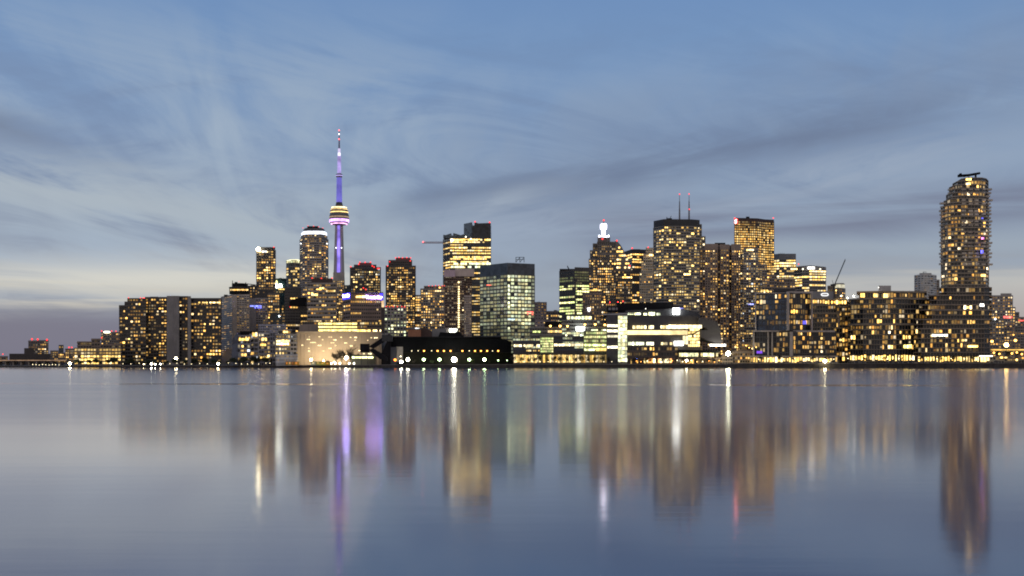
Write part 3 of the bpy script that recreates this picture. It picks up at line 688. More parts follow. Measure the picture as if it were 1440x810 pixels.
b = Bld('apartment_tower', 'apartment tower with red lights along its roof edge beside the unfinished concrete tower', 1150, 610, wall=wall((.17, .155, .14)), fp=3.7, bp=3.2, hf=.6, wf=.72, lit=('apt', .52), lum=1.15, out=.6)
b.vol((592, 627.5), 406); b.vol((597, 626.5), 402.3, 406, D=1154, lit=('apt', .5), par=1); b.beacon((603, 402), (608, 402), (612.5, 401.6), (617, 401.5), (622, 402), (625, 402), (627, 402.3), r=.75); b.done()
b = Bld('office_building', 'low sunken office roofs in the gap behind the long dark sugar shed', 905, 606, wall=CONCD, fp=4, bp=3.4, lit=('apt', .3), lum=.7)
b.vol((571, 600), 462); b.vol((600, 640), 466); b.done()
b = Bld('unfinished_tower', 'brown concrete tower still under construction with pinkish formwork around its top', 1000, 645, wall=wall((.125, .088, .07)), fp=3.3, bp=2.9, hf=.5, wf=.86, lit=('apt', .03), out=.4, pal='dim', glass=glass((.02, .017, .015), .6, 1.3))
b.vol((626, 652.5), 389, par=0); b.vol((652.5, 663.2), 389.5, D=1003, par=0); b.vol((653, 662.6), 416, D=998, wall=wall((.3, .25, .21)), bp=2.2, wf=.5, lit=('apt', .05), depth=4, name='hoist_bay')
b.vol((624.3, 640), 379.5, 389.3, D=997, lit=None, wall=wall((.34, .26, .29)), name='formwork'); b.vol((640, 667), 377.6, 388.6, D=999, lit=None, wall=wall((.42, .31, .27)), name='formwork')
b.strip(643.8, 646.4, 396, 398, 1, lum=1)
for i in range(22): b.strip(643.9, 646.3, 396 + i * 3.3, 397.9 + i * 3.3, 1, lum=1.7, off=-1.2, p=.9, cols=[(1, .8, .4)])
b.done()
b = Bld('office_tower', 'tall glass office tower with bright yellow floors and two dark notched crowns', 1350, 657, wall=None, glass=glass((.040, .055, .070), .15), fp=3.95, bp=3.0, hf=.46, wf=.92, lit=('office', .74), pal='office', lum=.85, depth=50, par=1.0)
b.vol([(623.2, 20), (633, 0), (690.3, 2)], 334.5, gain=lambda r, c: (1.25 if r < .34 else .55 if c > .5 else .25) * (.4 if c < .2 else 1), wall=STEEL, out=.25, pier=.15)
b.poly([(623.3, 334.6), (623.3, 330), (626.5, 330.6), (634.5, 328), (634.5, 331.5), (637, 331), (637.5, 327.6), (648, 330.6), (653, 329), (653, 334.6)], glass((.06, .085, .105), .2), 'crown_screen', 1, 30)
b.poly([(652.3, 335), (652.3, 314.8), (663.8, 312.4), (663.8, 335)], glass((.09, .14, .19), .25), 'crown', 6, 34); b.poly([(664, 334.8), (664, 317), (667, 317), (667.3, 312.4), (673, 314), (690, 313.4), (690, 334.8)], glass((.02, .027, .037), .3), 'crown', 2, 40)
b.strip(637, 690, 336.2, 338.4, 18, lum=1.2, off=-.9, p=.92); b.strip(637, 690, 360.4, 362.6, 18, lum=1.1, off=-.9, p=.92, jit=.5); b.strip(629, 690, 369.4, 372.2, 20, 'cool', .85, -.9, p=.85, jit=.5); b.strip(629, 676, 374, 376.6, 18, 'cool', .85, -.9, p=.8, jit=.5)
b.beacon((668, 311.8), (688.5, 312.6), r=1.3); b.beacon((635.5, 337.8), r=2.2, col=(1, 1, .85), lum=7); b.beacon((655, 333), (662, 336), r=1.3, col=(1, .95, .7), lum=4); b.done()
cr = thing('tower_crane', 'tower crane with a level jib reaching past the tall glass office tower', 'crane', (PX(630, 1400), 1400, 2))
m_ = MB(); D_ = 1400; m_.box(PX(628.6, D_), PX(631.4, D_), D_, D_ + 2.4, 2, PZ(336, D_)); m_.build('mast', STEEL, cr)
def lattice(p0, p1, h, n, r, name, mat, par):
    m_ = MB(); p0, p1 = Vector(p0), Vector(p1); up_ = Vector((0, 0, h)); sd_ = Vector((0, h * .6, 0))
    for o_ in (up_ * .5, -up_ * .5 + sd_, -up_ * .5 - sd_): m_.tube(p0 + o_, p1 + o_, r, r, 5)
    for i in range(n):
        a, b_ = p0.lerp(p1, i / n), p0.lerp(p1, (i + .5) / n); c_ = p0.lerp(p1, (i + 1) / n)
        for s_ in (1, -1): m_.tube(a - up_ * .5 + sd_ * s_, b_ + up_ * .5, r * .7, r * .7, 4); m_.tube(b_ + up_ * .5, c_ - up_ * .5 + sd_ * s_, r * .7, r * .7, 4)
    return m_.build(name, mat, par)
lattice((PX(594, D_), D_, PZ(341, D_)), (PX(642, D_), D_, PZ(341, D_)), 1.6, 22, .28, 'jib', wall((.20, .11, .11)), cr)
m_ = MB(); m_.ball((PX(595, D_), D_ - 1, PZ(340.3, D_)), .9); m_.build('beacon', emit((1, .1, .1), 5), cr)
b = Bld('office_building', 'blocky glass office building with pale green lit floors and a lattice frame on its roof', 865, 714, wall=wall((.075, .085, .09), .4, .1), glass=glass((.04, .055, .06), .15), fp=5.1, bp=4.6, hf=.66, wf=.86, lit=('full', .86), pal='cool', lum=.46, out=.25, pier=.2, depth=60, par=.6,
        gain=lambda r, c: (.34 if c < .5 else 1.0) * (1.15 if r < .55 else .45) * (1.0 if c < .5 or c < .93 else .3))
b.vol([(675, 26), (713.4, 0), (751.8, 10)], 386)
b.vol([(674.8, 26), (713.4, -.5), (752.0, 10)], 369.6, 385.6, lit=None, wall=glass((.05, .066, .082), .3), name='roof_screen')
b.tubes([((x, 369), (x, 361.6)) for x in (725.5, 731, 737)] + [((725.5, y), (737, y)) for y in (361.8, 365)] + [((725.5, 369), (731, 361.8)), ((731, 369), (737, 361.8))], STEEL, 'roof_lattice', .22, 14)
b.strip(714, 724, 448.4, 449.8, 5, lum=1.4, off=-.9, cols=[(.5, .8, 1)]); b.strip(741, 750, 438, 440.5, 4, lum=1.4, off=1.5, cols=[(1, .1, .08)], p=.9); b.strip(741, 750, 441, 443, 4, lum=1, off=1.5, cols=[(1, .15, .1)], p=.7); b.strip(684.5, 691, 400.4, 401.6, 5, lum=1.2, off=15, cols=[(1, .12, .08)])
for i in range(14): b.strip(714.2, 716.8, 388 + i * 6, 391 + i * 6, 1, lum=1.1, off=-.9, cols=[(.95, 1, .6)], p=.5)
b.done()
b = Bld('office_building', 'plain mauve brown block with hardly any lit windows behind the blocky glass office', 1400, 760, wall=wall((.19, .16, .16)), fp=4, bp=4, hf=.4, wf=.5, lit=('apt', .02)); b.vol((752.5, 768.5), 425); b.vol((752, 782), 451, D=1300, lit=('apt', .12)); b.done()
b = Bld('office_building', 'distant low block with a few lit rows standing left of the green office tower'.replace('left of', 'beside'), 1600, 776, wall=CONCD, fp=3.6, bp=3, lit=('office', .5), lum=.8); b.vol((768, 790), 437.5); b.done()
# ============ financial district
b = Bld('office_tower', 'dark office tower with greenish yellow lit floors in its lower half', 1300, 808, wall=wall((.085, .08, .075)), fp=3.85, bp=3.2, hf=.6, wf=.92, lit=('office', .78), pal='green', lum=.95, out=.3, pier=.12, depth=50, gain=lambda r, c: 0.06 if r < .14 else 1.0)
b.vol([(786.8, 20), (808, 0), (828.3, 6)], 379.5); b.vol([(808, 4), (828.3, 10)], 375.3, 379.4, lit=None, wall=wall((.085, .08, .075)), name='roof_block'); b.vol((787, 810), 378, 379.4, lit=None, wall=DARK, D=1322, name='roof_block'); b.done()
cr = thing('luffing_crane', 'small crane with a raised slanting jib in front of the green lit office tower', 'crane', (PX(809, 1280), 1280, 2))
m_ = MB(); D_ = 1280; m_.box(PX(807.9, D_), PX(810.1, D_), D_, D_ + 2, 2, PZ(394, D_)); m_.build('mast', STEEL, cr)
lattice((PX(809, D_), D_ - 1, PZ(394, D_)), (PX(797.6, D_), D_ - 1, PZ(374.2, D_)), 1.4, 12, .25, 'jib', STEEL, cr)
m_ = MB(); m_.box(PX(806.5, D_), PX(812, D_), D_ - 1, D_ + 3, PZ(396.5, D_), PZ(393.8, D_)); m_.build('cab', STEEL, cr)
b = Bld('skyscraper', 'stepped pointed skyscraper topped by a glowing white lantern', 1900, 856, wall=wall((.13, .118, .105)), fp=3.6, bp=3.0, hf=.58, wf=.74, lit=('apt', .55), lum=1.3, out=.5, pier=.5, depth=60)
b.vol((828.4, 840), 364); b.vol((830, 840), 352, 364, D=1904); b.vol((834, 842), 342.5, 352, D=1908); b.vol((840, 866), 357, lit=('apt', .42), D=1898); b.vol((840, 866), 340, 357, D=1902, lit=('apt', .08), pier=.8)
b.vol((866, 889), 379.8); b.poly([(865.5, 380), (865.5, 339), (868.5, 339.6), (873, 345), (878, 354), (882.5, 364), (886, 373), (888.6, 380)], wall((.13, .118, .105)), 'sloping_flank', -1, 40)
for i, (xa, xb) in enumerate(((867, 872), (867, 876), (867, 880), (867, 883), (867, 885), (867, 886))): b.strip(xa, xb, 347 + i * 5.6, 349.3 + i * 5.6, 2 + i, lum=1.3, off=-1.6, p=.66)
b.vol((840.3, 858), 332, 340, D=1900, lit=None, wall=wall((.10, .095, .09)), name='crown'); b.strip(841.5, 857, 331.2, 333.4, 8, lum=2.6, off=-.8, cols=[(.85, .85, 1)])
b.poly([(846.4, 332), (846.4, 322.6), (844.6, 321.6), (844.4, 315.8), (846, 314.2), (852, 314.2), (853.4, 315.8), (853.2, 321.6), (851.4, 322.6), (851.2, 332)], emit((.88, .84, 1), 4.0), 'lantern', 8, 8)
b.tubes([((849, 315), (849, 309))], STEEL, 'spire', .7, 12); b.beacon((849, 309.8), (847.2, 336), (867.4, 338.4), (885.5, 374), r=1.5); b.beacon((842.5, 331.4), (856, 331.4), r=1.2, col=(.8, .85, 1), lum=6); b.done()
b = Bld('office_tower', 'flat topped black tower behind the pointed skyscraper', 2100, 893, wall=wall((.03, .03, .034)), glass=DG, fp=3.6, bp=3.2, hf=.55, wf=.85, lit=('office', .34), lum=1.15, depth=70)
b.vol([(876, 60), (889, 0), (908.5, 10)], 350.5, par=6); b.beacon((889, 349), r=1.4); b.done()
b = Bld('office_tower', 'pale stone stepped tower between the black tower and the tower with two antennas', 1700, 913, wall=wall((.34, .30, .225)), fp=3.6, bp=2.9, hf=.42, wf=.6, lit=('apt', .42), lum=.95, out=.4)
b.vol((899.5, 926), 383); b.vol((902, 926), 369, 383, D=1704); b.vol((905, 926), 357, 369, D=1708); b.vol((908.5, 926), 348.5, 357, D=1712, par=3); b.beacon((911.5, 347.8), r=1.2); b.strip(913, 919, 357.4, 360, 3, lum=2.4); b.strip(921, 924.5, 366, 367.4, 2, lum=1.4, off=-1, cols=[(.35, .4, 1)]); b.done()
b = Bld('apartment_building', 'dark ribbed lower tower with a white emblem, standing before the pointed skyscraper', 1000, 832, wall=wall((.15, .12, .10)), fp=4.0, bp=3.2, hf=.6, wf=.55, lit=('apt', .28), lum=1.0, pier=.8)
b.vol((819.5, 845.5), 412, par=3); b.vol((829, 843), 408.4, 412, D=1004, lit=None, wall=DARK, name='roof_block'); b.strip(828, 846, 407.6, 409, 8, lum=1.2, off=-1.6); b.beacon((838.5, 408.4), r=.7)
b.poly([(825.4, 433.6), (827, 432.6), (828.3, 433.2), (829.6, 432.6), (831, 434), (829.8, 435), (830, 437), (828.2, 438.4), (826.6, 437), (826.8, 435)], emit((.95, .95, 1), 3.2), 'emblem', -1.6, .5); b.done()
b = Bld('skyscraper', 'square beige banded skyscraper carrying two thin rooftop antennas', 1500, 952, wall=wall((.19, .172, .148)), fp=4.1, bp=3.6, hf=.56, wf=.90, lit=('apt', .40), lum=1.2, out=.7, pier=.15, depth=60, pal='office')
b.vol([(919.3, 20), (933.5, 0), (972, 2), (983.8, 8)], 318, par=.8); b.vol([(919.2, 20), (933.5, -.6), (972, 1.4), (983.9, 8)], 308.2, 317.8, lit=None, wall=wall((.05, .05, .052)), name='roof_band')
b.vol((981, 986.2), 315.5, D=1522, bp=2.6); b.vol((985, 991.3), 332.5, D=1524, bp=3)
b.box(937, 945, 306.8, 308.4, BLK, 'roof_plant', 10, 20); b.tubes([((937.8, 308), (937.8, 305)), ((942, 307.5), (944, 303.5))], BLK, 'mast', .4, 10)
for x in (955.6, 969.0):
    m_ = MB(); D_ = b.D + 20; xx = PX(x, D_)
    for (r0, y0, r1, y1) in ((1.15, 309, .95, 294), (.8, 294, .65, 283), (.4, 283, .25, 272.6)): m_.tube((xx, D_, PZ(y0, D_)), (xx, D_, PZ(y1, D_)), r0, r1, 8)
    m_.build('antenna', wall((.12, .12, .125)), b.root)
b.beacon((969.3, 294.2), (969, 272.8), (955.6, 273), r=1.1, off=18); b.done()
b = Bld('apartment_tower', 'brown ribbed apartment tower with a dark box on its flat roof', 1240, 1014, wall=wall((.20, .155, .125)), fp=3.55, bp=3.5, hf=.55, wf=.62, lit=('apt', .40), lum=1.15, pier=.9, out=.55, depth=40)
b.vol((984, 992), 350, D=1256, lit=('apt', .4)); b.vol((991.5, 1009), 343.2, par=9); b.vol((1009, 1013), 345, D=1248, par=8, lit=('apt', .2)); b.vol((1013, 1025), 344, par=7); b.vol((1025, 1029), 345, D=1248, par=7, lit=('apt', .2)); b.vol((1029, 1041.5), 343.6, par=9); b.box(1005, 1020, 341.4, 343.6, BLK, 'roof_plant', 10, 14); b.done()
b = Bld('skyscraper', 'broad amber windowed skyscraper with a red lit logo on its top corner', 1800, 1060, wall=wall((.085, .05, .04)), fp=3.4, bp=2.6, hf=.56, wf=.72, lit=('full', .86), pal='amber', lum=1.0, out=.4, pier=.3, depth=60, gain=lambda r, c: .25 if r < .05 else .8)
b.vol([(1032.8, 0), (1065, 6), (1076, 20), (1088.4, 24)], 309, par=2); b.vol([(1032.8, -.5), (1065, 5.5), (1076, 19), (1088.4, 24)], 306.3, 308.9, lit=None, wall=wall((.06, .04, .036)), name='roof_band'); b.box(1049, 1054, 304.6, 306.4, BLK, 'roof_plant', 20, 12)
b.poly([(1032.8, 314.6), (1032.8, 307.6), (1037.6, 307.6), (1037.6, 314.6)], emit((.85, .02, .03), 1.6), 'logo', -3, 1.2)
b.poly([(1033.2, 313.9), (1033.4, 312.8), (1034.6, 313), (1034.9, 312.2), (1033.4, 311), (1033.5, 309.6), (1034.6, 308.4), (1036.4, 308.1), (1035.6, 309.3), (1035.2, 310), (1036.2, 311.2), (1036.1, 312.8), (1035, 314)], emit((1, .30, .28), 14), 'lettering', -3.5, .5)
b.beacon((1087.5, 306.5), (1033.2, 306.8), r=1.1, lum=3); b.done()
b = Bld('apartment_tower', 'slim grey glass tower with a lit crown in front of the amber skyscraper', 1180, 1054, wall=wall((.20, .185, .175)), fp=3.5, bp=3.2, hf=.58, wf=.76, lit=('apt', .48), lum=1.15, pal='mixed', out=.5)
b.vol((1041, 1047, ), 357, D=1190); b.vol((1046, 1066), 349, par=3.5); b.strip(1050, 1060, 350.4, 352.4, 4, lum=2.3, off=-.8); b.vol((1065.5, 1078), 372, D=1188); b.strip(1052, 1060, 427.2, 428.6, 3, lum=1.3, off=-1, cols=[(.3, .35, 1)]); b.done()
b = Bld('office_tower', 'mid height tower with a dark blank top and bright floors, beside the amber skyscraper', 1900, 1103, wall=wall((.14, .145, .15)), fp=3.7, bp=3.4, hf=.58, wf=.9, lit=('office', .72), pal='office', lum=1.3, out=.3, pier=.12)
b.vol([(1087.8, 8), (1096, 0), (1119, 0)], 357, par=8.4); b.beacon((1123, 371.5), r=1.0, lum=3); b.done()
b = Bld('office_tower', 'grey office tower with a curved roof edge and a bright rooftop sign', 1500, 1139, wall=wall((.145, .14, .14)), fp=3.9, bp=3.8, hf=.52, wf=.92, lit=('office', .55), pal='office', lum=1.25, out=.35, pier=.15, depth=50)
b.vol([(1116.8, 16), (1128, 3), (1138, 0), (1161.3, 6)], 375.4, par=5); b.poly([(1118, 375.6), (1125, 374.2), (1138, 373.3), (1148, 374), (1161, 375.4)], wall((.12, .12, .125)), 'curved_roof', 4, 30)
for x0, x1 in ((1135.8, 1138.4), (1138.9, 1140.9), (1141.3, 1143.3), (1143.7, 1145.6)): b.box(x0, x1, 375.4, 378.2, emit((1, .95, .88), 5), 'lettering', -1.2, .5)
b.strip(1112, 1121, 377.3, 379.4, 4, lum=2.6, off=-2.5); b.beacon((1129, 378.4), (1153.5, 378.6), r=1.2, col=(1, .9, .6), lum=5); b.done()
b = Bld('office_building', 'low brown block filling the gap under the amber skyscraper', 1130, 1094, wall=wall((.17, .14, .12)), fp=4.0, bp=3.6, hf=.5, wf=.8, lit=('apt', .34), lum=.95); b.vol((1072, 1092), 387); b.vol((1092, 1118), 392, D=1140); b.beacon((1075, 411), (1089, 410), (1102, 409.5), r=.9, col=(1, .85, .5), lum=5); b.done()
b = Bld('office_building', 'grey windowless block with an oval white ring sign', 900, 1150, wall=wall((.17, .165, .165)), lit=None); b.vol((1141, 1172), 409.5)
ov = [(1160 + 5.3 * math.copysign(abs(math.cos(a)) ** .6, math.cos(a)), 414.2 + 2.2 * math.copysign(abs(math.sin(a)) ** .8, math.sin(a))) for a in [i * math.pi / 10 for i in range(20)]]
ring_ = MB(); D_ = b.D - .8; inn = [(1160 + (x - 1160) * .80, 414.2 + (y - 414.2) * .52) for x, y in ov]
n_ = len(ov); vv = [(PX(x, D_), D_, PZ(y, D_)) for x, y in ov + inn] + [(PX(x, D_), D_ + .5, PZ(y, D_)) for x, y in ov + inn]
ring_.add(vv, [(i, (i + 1) % n_, n_ + (i + 1) % n_, n_ + i) for i in range(n_)] + [(2 * n_ + i, 2 * n_ + (i + 1) % n_, (i + 1) % n_, i) for i in range(n_)]); ring_.build('oval_sign', emit((1, 1, 1), 1.3), b.root); b.done()
b = Bld('office_tower', 'small far tower with a glowing rounded top beside a crane', 1320, 1180, wall=wall((.15, .13, .11)), fp=3.8, bp=3.2, lit=('apt', .4)); b.vol(arc(1172.5, 1188.5, 12), 405); b.vol(arc(1173.5, 1188, 12), 399.6, 405, lit=None, wall=emit((1, .93, .66), .75, grain=.2), name='lit_crown'); b.poly([(1173, 399.8), (1176, 398.2), (1186, 398), (1188.6, 399.8)], wall((.2, .2, .19)), 'roof', 0, 8); b.vol((1164, 1174), 402, D=1328, lit=('apt', .5)); b.done()
cr = thing('luffing_crane', 'thin crane with its jib raised steeply above the low terrace houses', 'crane', (PX(1173, 1290), 1290, 2))
m_ = MB(); D_ = 1290; m_.box(PX(1171.6, D_), PX(1174.2, D_), D_, D_ + 2, 2, PZ(399, D_)); m_.build('mast', STEEL, cr)
lattice((PX(1173.4, D_), D_ - 1, PZ(400, D_)), (PX(1188.3, D_), D_ - 1, PZ(365, D_)), 1.3, 16, .25, 'jib', STEEL, cr)
m_ = MB(); m_.box(PX(1168.5, D_), PX(1175, D_), D_ - 1.5, D_ + 2, PZ(402.4, D_), PZ(399.6, D_)); m_.build('cab', STEEL, cr); m_ = MB(); m_.tube((PX(1171.5, D_), D_ - 1, PZ(400, D_)), (PX(1170, D_), D_ - 1, PZ(394, D_)), .3, .2); m_.build('strut', STEEL, cr)
b = Bld('apartment_tower', 'pale round tower with patterned white balconies far behind the terrace houses', 1500, 1301, wall=wall((.40, .38, .36)), fp=3.3, bp=3.0, hf=.5, wf=.6, lit=('apt', .06), lum=.5, out=1.2, pier=.9, depth=40)
b.vol(arc(1287, 1315.8, 16), 386, par=1.5); b.vol((1313, 1320), 393.5, D=1520, wall=CONC); b.vol((1293, 1310), 384, 386, D=1512, lit=None, wall=CONC, name='roof_plant'); b.tubes([((1299, 384), (1298, 382.4)), ((1298, 382.4), (1303, 382.8))], STEEL, 'mast', .35, 10)
rg = random.Random(5)
for r in range(24):
    for k in range(7):
        if rg.random() < .5 :
            x = 1288 + k * 4 + rg.uniform(-.5, .5); y = 388 + r * 3.3
            o_ = 16 * (2 * (x - 1287) / 28.8 - 1) ** 2
            m_ = MB(); D_ = 1500 + o_; m_.box(PX(x, D_), PX(x + 2.2, D_), D_ - 1.8, D_ - .9, PZ(y + 1.5, D_), PZ(y, D_)); m_.build('balcony', PALE, b.root) if r < 13 else None
b.done()

# ============ east end
b = Bld('apartment_tower', 'grey slab tower with small lit windows beyond the stacked balcony tower', 1400, 1410, wall=wall((.215, .195, .18)), fp=4.0, bp=3.5, hf=.5, wf=.6, lit=('apt', .34), lum=1.1, out=.4)
b.vol((1395.3, 1424), 415.5, par=2); b.vol((1407, 1422.5), 412.5, 415.5, D=1405, lit=None, wall=CONC, name='roof_plant'); b.vol((1390, 1396), 427, D=1420); b.vol((1424, 1427.5), 432, D=1420, bp=3, lit=('full', .9)); b.done()
b = Bld('office_building', 'low dim grey blocks with red lit signs at the east end of the bank', 1100, 1420, wall=wall((.15, .14, .13)), fp=4, bp=3.8, hf=.45, wf=.7, lit=('apt', .22), lum=.9)
b.vol((1388, 1412), 449); b.vol((1412, 1427), 456, D=1110); b.vol((1427, 1520), 446, D=1120); b.strip(1411, 1424, 444.6, 447.4, 5, lum=1.2, off=-1, cols=[(1, .12, .1), (1, .2, .12)], p=.9); b.strip(1432, 1440, 450, 451.5, 3, lum=1.3, off=-1, cols=[(1, .1, .08)]); b.beacon((1399.5, 448.6), r=1.3, col=(.85, .95, 1), lum=8); b.done()
b = Bld('apartment_block', 'little dark block at the east edge of the skyline', 1600, 1432, wall=CONCD, fp=3.6, bp=3, lit=('apt', .3)); b.vol((1426, 1433), 439); b.vol((1433, 1470), 446.5); b.done()
rd = thing('elevated_road', 'elevated road with an orange lit edge at the east end of the bank', 'bridge', (PX(1420, 800), 800, 2))
m_ = MB(); D_ = 800; m_.box(PX(1393, D_), PX(1700, D_), D_, D_ + 12, PZ(494, D_), PZ(492.4, D_)); m_.build('deck', CONC, rd)
m_ = MB(); m_.box(PX(1393, D_), PX(1700, D_), D_ - .6, D_ - .1, PZ(492.6, D_), PZ(491.1, D_)); m_.build('parapet', emit((1, .62, .14), 1.3, grain=.2), rd)  # orange light along the road edge, put into the parapet as glow
for i in range(12): x = PX(1396 + i * 14, D_); m_ = MB(); m_.box(x - .6, x + .6, D_ + 2, D_ + 10, 2, PZ(494.1, D_)); m_.build('pillar', CONC, rd)
b = Bld('pavilion', 'row of low lit waterside pavilions with a bright white canopy at the east end', 700, 1415, wall=wall((.16, .14, .11)), fp=5, bp=4, hf=.6, wf=.8, lit=('apt', .5), lum=1.0, depth=10)
b.vol((1392, 1412), 501.5, par=1.2); b.vol((1412, 1432), 503, D=703, par=1.5); b.vol((1432, 1500), 500.5, par=1.5); b.box(1377, 1396, 500, 501.4, emit((1, .92, .72), 3.2), 'lit_canopy', -8, 6); b.strip(1405, 1418, 502, 503.6, 2, lum=2.4, off=-1, gap=.4); b.done()

# ---- stacked balcony tower on its stepped podium
b = Bld('balcony_tower', 'tall curving tower of stacked projecting balconies on a wide stepped podium', 735, 1350, 'tower', wall=wall((.21, .175, .13)), glass=glass((.012, .015, .020), .12), fp=5.35, bp=4.4, hf=.76, wf=.9, ws=(.4, .5), lit=('apt', .30), lum=1.1, out=1.2, pier=.2, depth=34, par=1.6)
TS = [(1348, 1388.5, 250.2), (1341, 1388.5, 254), (1336, 1388.5, 259.5), (1332, 1389, 270.3), (1328.5, 1389, 279), (1324.5, 1389.3, 288)]
D_ = 762; prev = 249.0
def tf(x0, x1): return [(x0, 14), (lerp(x0, x1, .13), 4), (lerp(x0, x1, .34), 0), (lerp(x0, x1, .78), 0), (x1 - 3, 4), (x1, 13)]
for i, (x0, x1, yt) in enumerate(TS):
    yb = TS[i + 1][2] if i + 1 < len(TS) else 405
    b.vol(tf(x0, x1), yt, yb, D=D_, par=.6, out=.7, depth=36)
b.vol([(1349, 16), (1386, 16)], 247.8, 250.4, D=D_, depth=26, lit=None, wall=wall((.12, .11, .10)), name='roof_plant')
b.tubes([((1347, 248.2), (1362, 247)), ((1362, 247), (1378, 243.8)), ((1347, 247), (1362, 245.9)), ((1362, 245.9), (1378, 243.2)), ((1356, 249), (1356, 246)), ((1372, 249.5), (1372, 245)), ((1350, 248.5), (1350, 245)), ((1362, 248.5), (1362, 245)), ((1349, 245.6), (1352, 244.4))], BLK, 'roof_crane', .7, 40)
for x0, x1 in ((1358, 1366),): b.strip(x0, x1, 250.8, 253.6, 2, lum=3, off=26.0); b.strip(x0, x1 - 1, 257, 259.8, 2, lum=3.0, off=26.0)
rg = random.Random(77); bal = []
for r in range(28):
    y = 268 + r * 5.0
    for (x, wd, o_) in ((1320.6 + (r % 3) * .9 if r > 3 else 1333, 8, 13), (1338, 7, 5), (1351, 6, 2), (1360, 6, 2), (1369, 6, 2), (1378, 6, 4), (1385.6 + (r % 2) * .8, 7.4 - (r % 3), 10)):
        if x in (1351, 1360, 1369, 1378) and (r + int(x)) % 3 == 0: continue
        if x == 1338 and (y < 286 or r % 3): continue
        bal.append((x + (rg.uniform(-.8, .8) if x > 1335 else 0), y + rg.uniform(-.4, .4), wd, o_))
me_ = None
for (x, y, wd, o_) in bal[:110]:
    Dq = D_ + o_
    if me_ is None:
        m_ = MB(); m_.box(-.5, .5, -2.2, .6, 0, .28); m_.box(-.5, .5, -2.2, -2.05, .28, 1.25); m_.box(-.5, -.47, -2.04, .6, .281, 1.25); m_.box(.47, .5, -2.04, .6, .281, 1.25)
        ob = m_.build('balcony', wall((.36, .32, .26)), None); me_ = ob
    else:
        ob = me_.copy(); C.objects.link(ob)
    ob.parent = b.root; ob.location = Vector((PX(x + wd / 2, Dq), Dq, PZ(y, Dq))) - Vector(ORIG[b.root.name]); ob.scale = (wd * Dq / F, 1, 1)
POD = [(1324, 1391.3, 404), (1309.5, 1391.3, 415), (1297, 1391.3, 428.4), (1303, 1391.4, 436), (1290.5, 1391.4, 449), (1287.5, 1391.4, 462)]
for i, (x0, x1, yt) in enumerate(POD):
    yb = POD[i + 1][2] if i + 1 < len(POD) else 500
    b.vol([(x0, 6), (x0 + 8, 0), (1384, 0), (1391.3, 3)], yt, yb, D=735, wall=wall((.16, .13, .10)), fp=6.6, bp=4.2, hf=.86, wf=.88, ws=(.45, .5), lit=('apt', .22 if i > 1 else .06), out=1.5, pier=.12, par=1.0)
b.vol([(1286, 4), (1391, 4)], 500.2, None, D=735, fp=9.6, bp=4.2, hf=.86, wf=.88, lit=('full', .92), pal='office', lum=2.0, par=.6, out=.2, pier=.3)
b.strip(1310.5, 1333, 470.3, 472.6, 8, lum=2.2, off=-1.8, cols=[(1, 1, .75), (.9, .95, .8)], gap=.25)
b.strip(1361, 1375, 485.6, 488.4, 3, lum=2.6, off=-1.8, gap=.02); b.strip(1352, 1360, 477, 480, 2, lum=.8, off=-1.8); b.strip(1378, 1384, 427, 431, 2, lum=2.5, off=-1.8, cols=[(1, .95, .85)])
b.strip(1379, 1383, 352, 356, 1, lum=2.2, off=24, cols=[(.12, .12, 1)]); b.strip(1380, 1384, 334, 336.4, 1, lum=2, off=24, cols=[(1, .2, .7)]); b.strip(1380, 1383, 306, 308, 1, lum=1, off=24, cols=[(.15, .15, 1)])
b.done()
# ---- terrace house with long curved balconies
b = Bld('apartment_building', 'long dark apartment house with continuous curved balconies and lit shops below', 748, 1250, wall=wall((.15, .125, .092)), glass=glass((.014, .020, .030), .14), fp=6.9, bp=3.9, hf=.86, wf=.86, ws=(.45, .5), lit=('apt', .26), lum=1.1, out=1.5, pier=.12, depth=30, par=1.2)
b.vol([(1208, 5), (1240, 0), (1300, 4)], 409.6, 419.6, fp=8.2, par=1.8, lit=('apt', .34), lum=1.5); b.vol([(1196.5, 10), (1214, 2), (1260, 0), (1292, 4), (1308, 12)], 419.8, 456, D=745, lit=('apt', .24))
b.vol([(1196, 8), (1214, 1), (1260, -1), (1289, 4)], 456.2, 498, D=745, lit=('apt', .40)); b.vol([(1194, 8), (1290, 6)], 498.2, None, D=745, fp=10, bp=4.0, hf=.86, wf=.85, lit=('full', .93), pal='office', lum=2.0, out=.2, pier=.3, par=.6)
b.box(1235.5, 1253, 401.6, 409.6, wall((.24, .23, .22)), 'roof_plant', 10, 12); b.beacon((1235.4, 404.4), r=.55, off=8, col=(1, .95, .8), lum=9); b.beacon((1279, 408.6), (1270, 408.6), r=.35, col=(.1, .1, .1), lum=.01)
b.strip(1210, 1216, 412.5, 418, 2, lum=1.5, off=-2); b.strip(1228, 1234.5, 412.8, 418, 2, lum=1.7, off=-2); b.strip(1242, 1249, 413, 418.3, 2, lum=2.2, off=-2)
b.strip(1232, 1286, 484.5, 489.5, 14, lum=1.5, off=-2.6, p=.6, cols=[(1, .8, .2), (.95, .9, .3), (1, .7, .2)]); b.done()
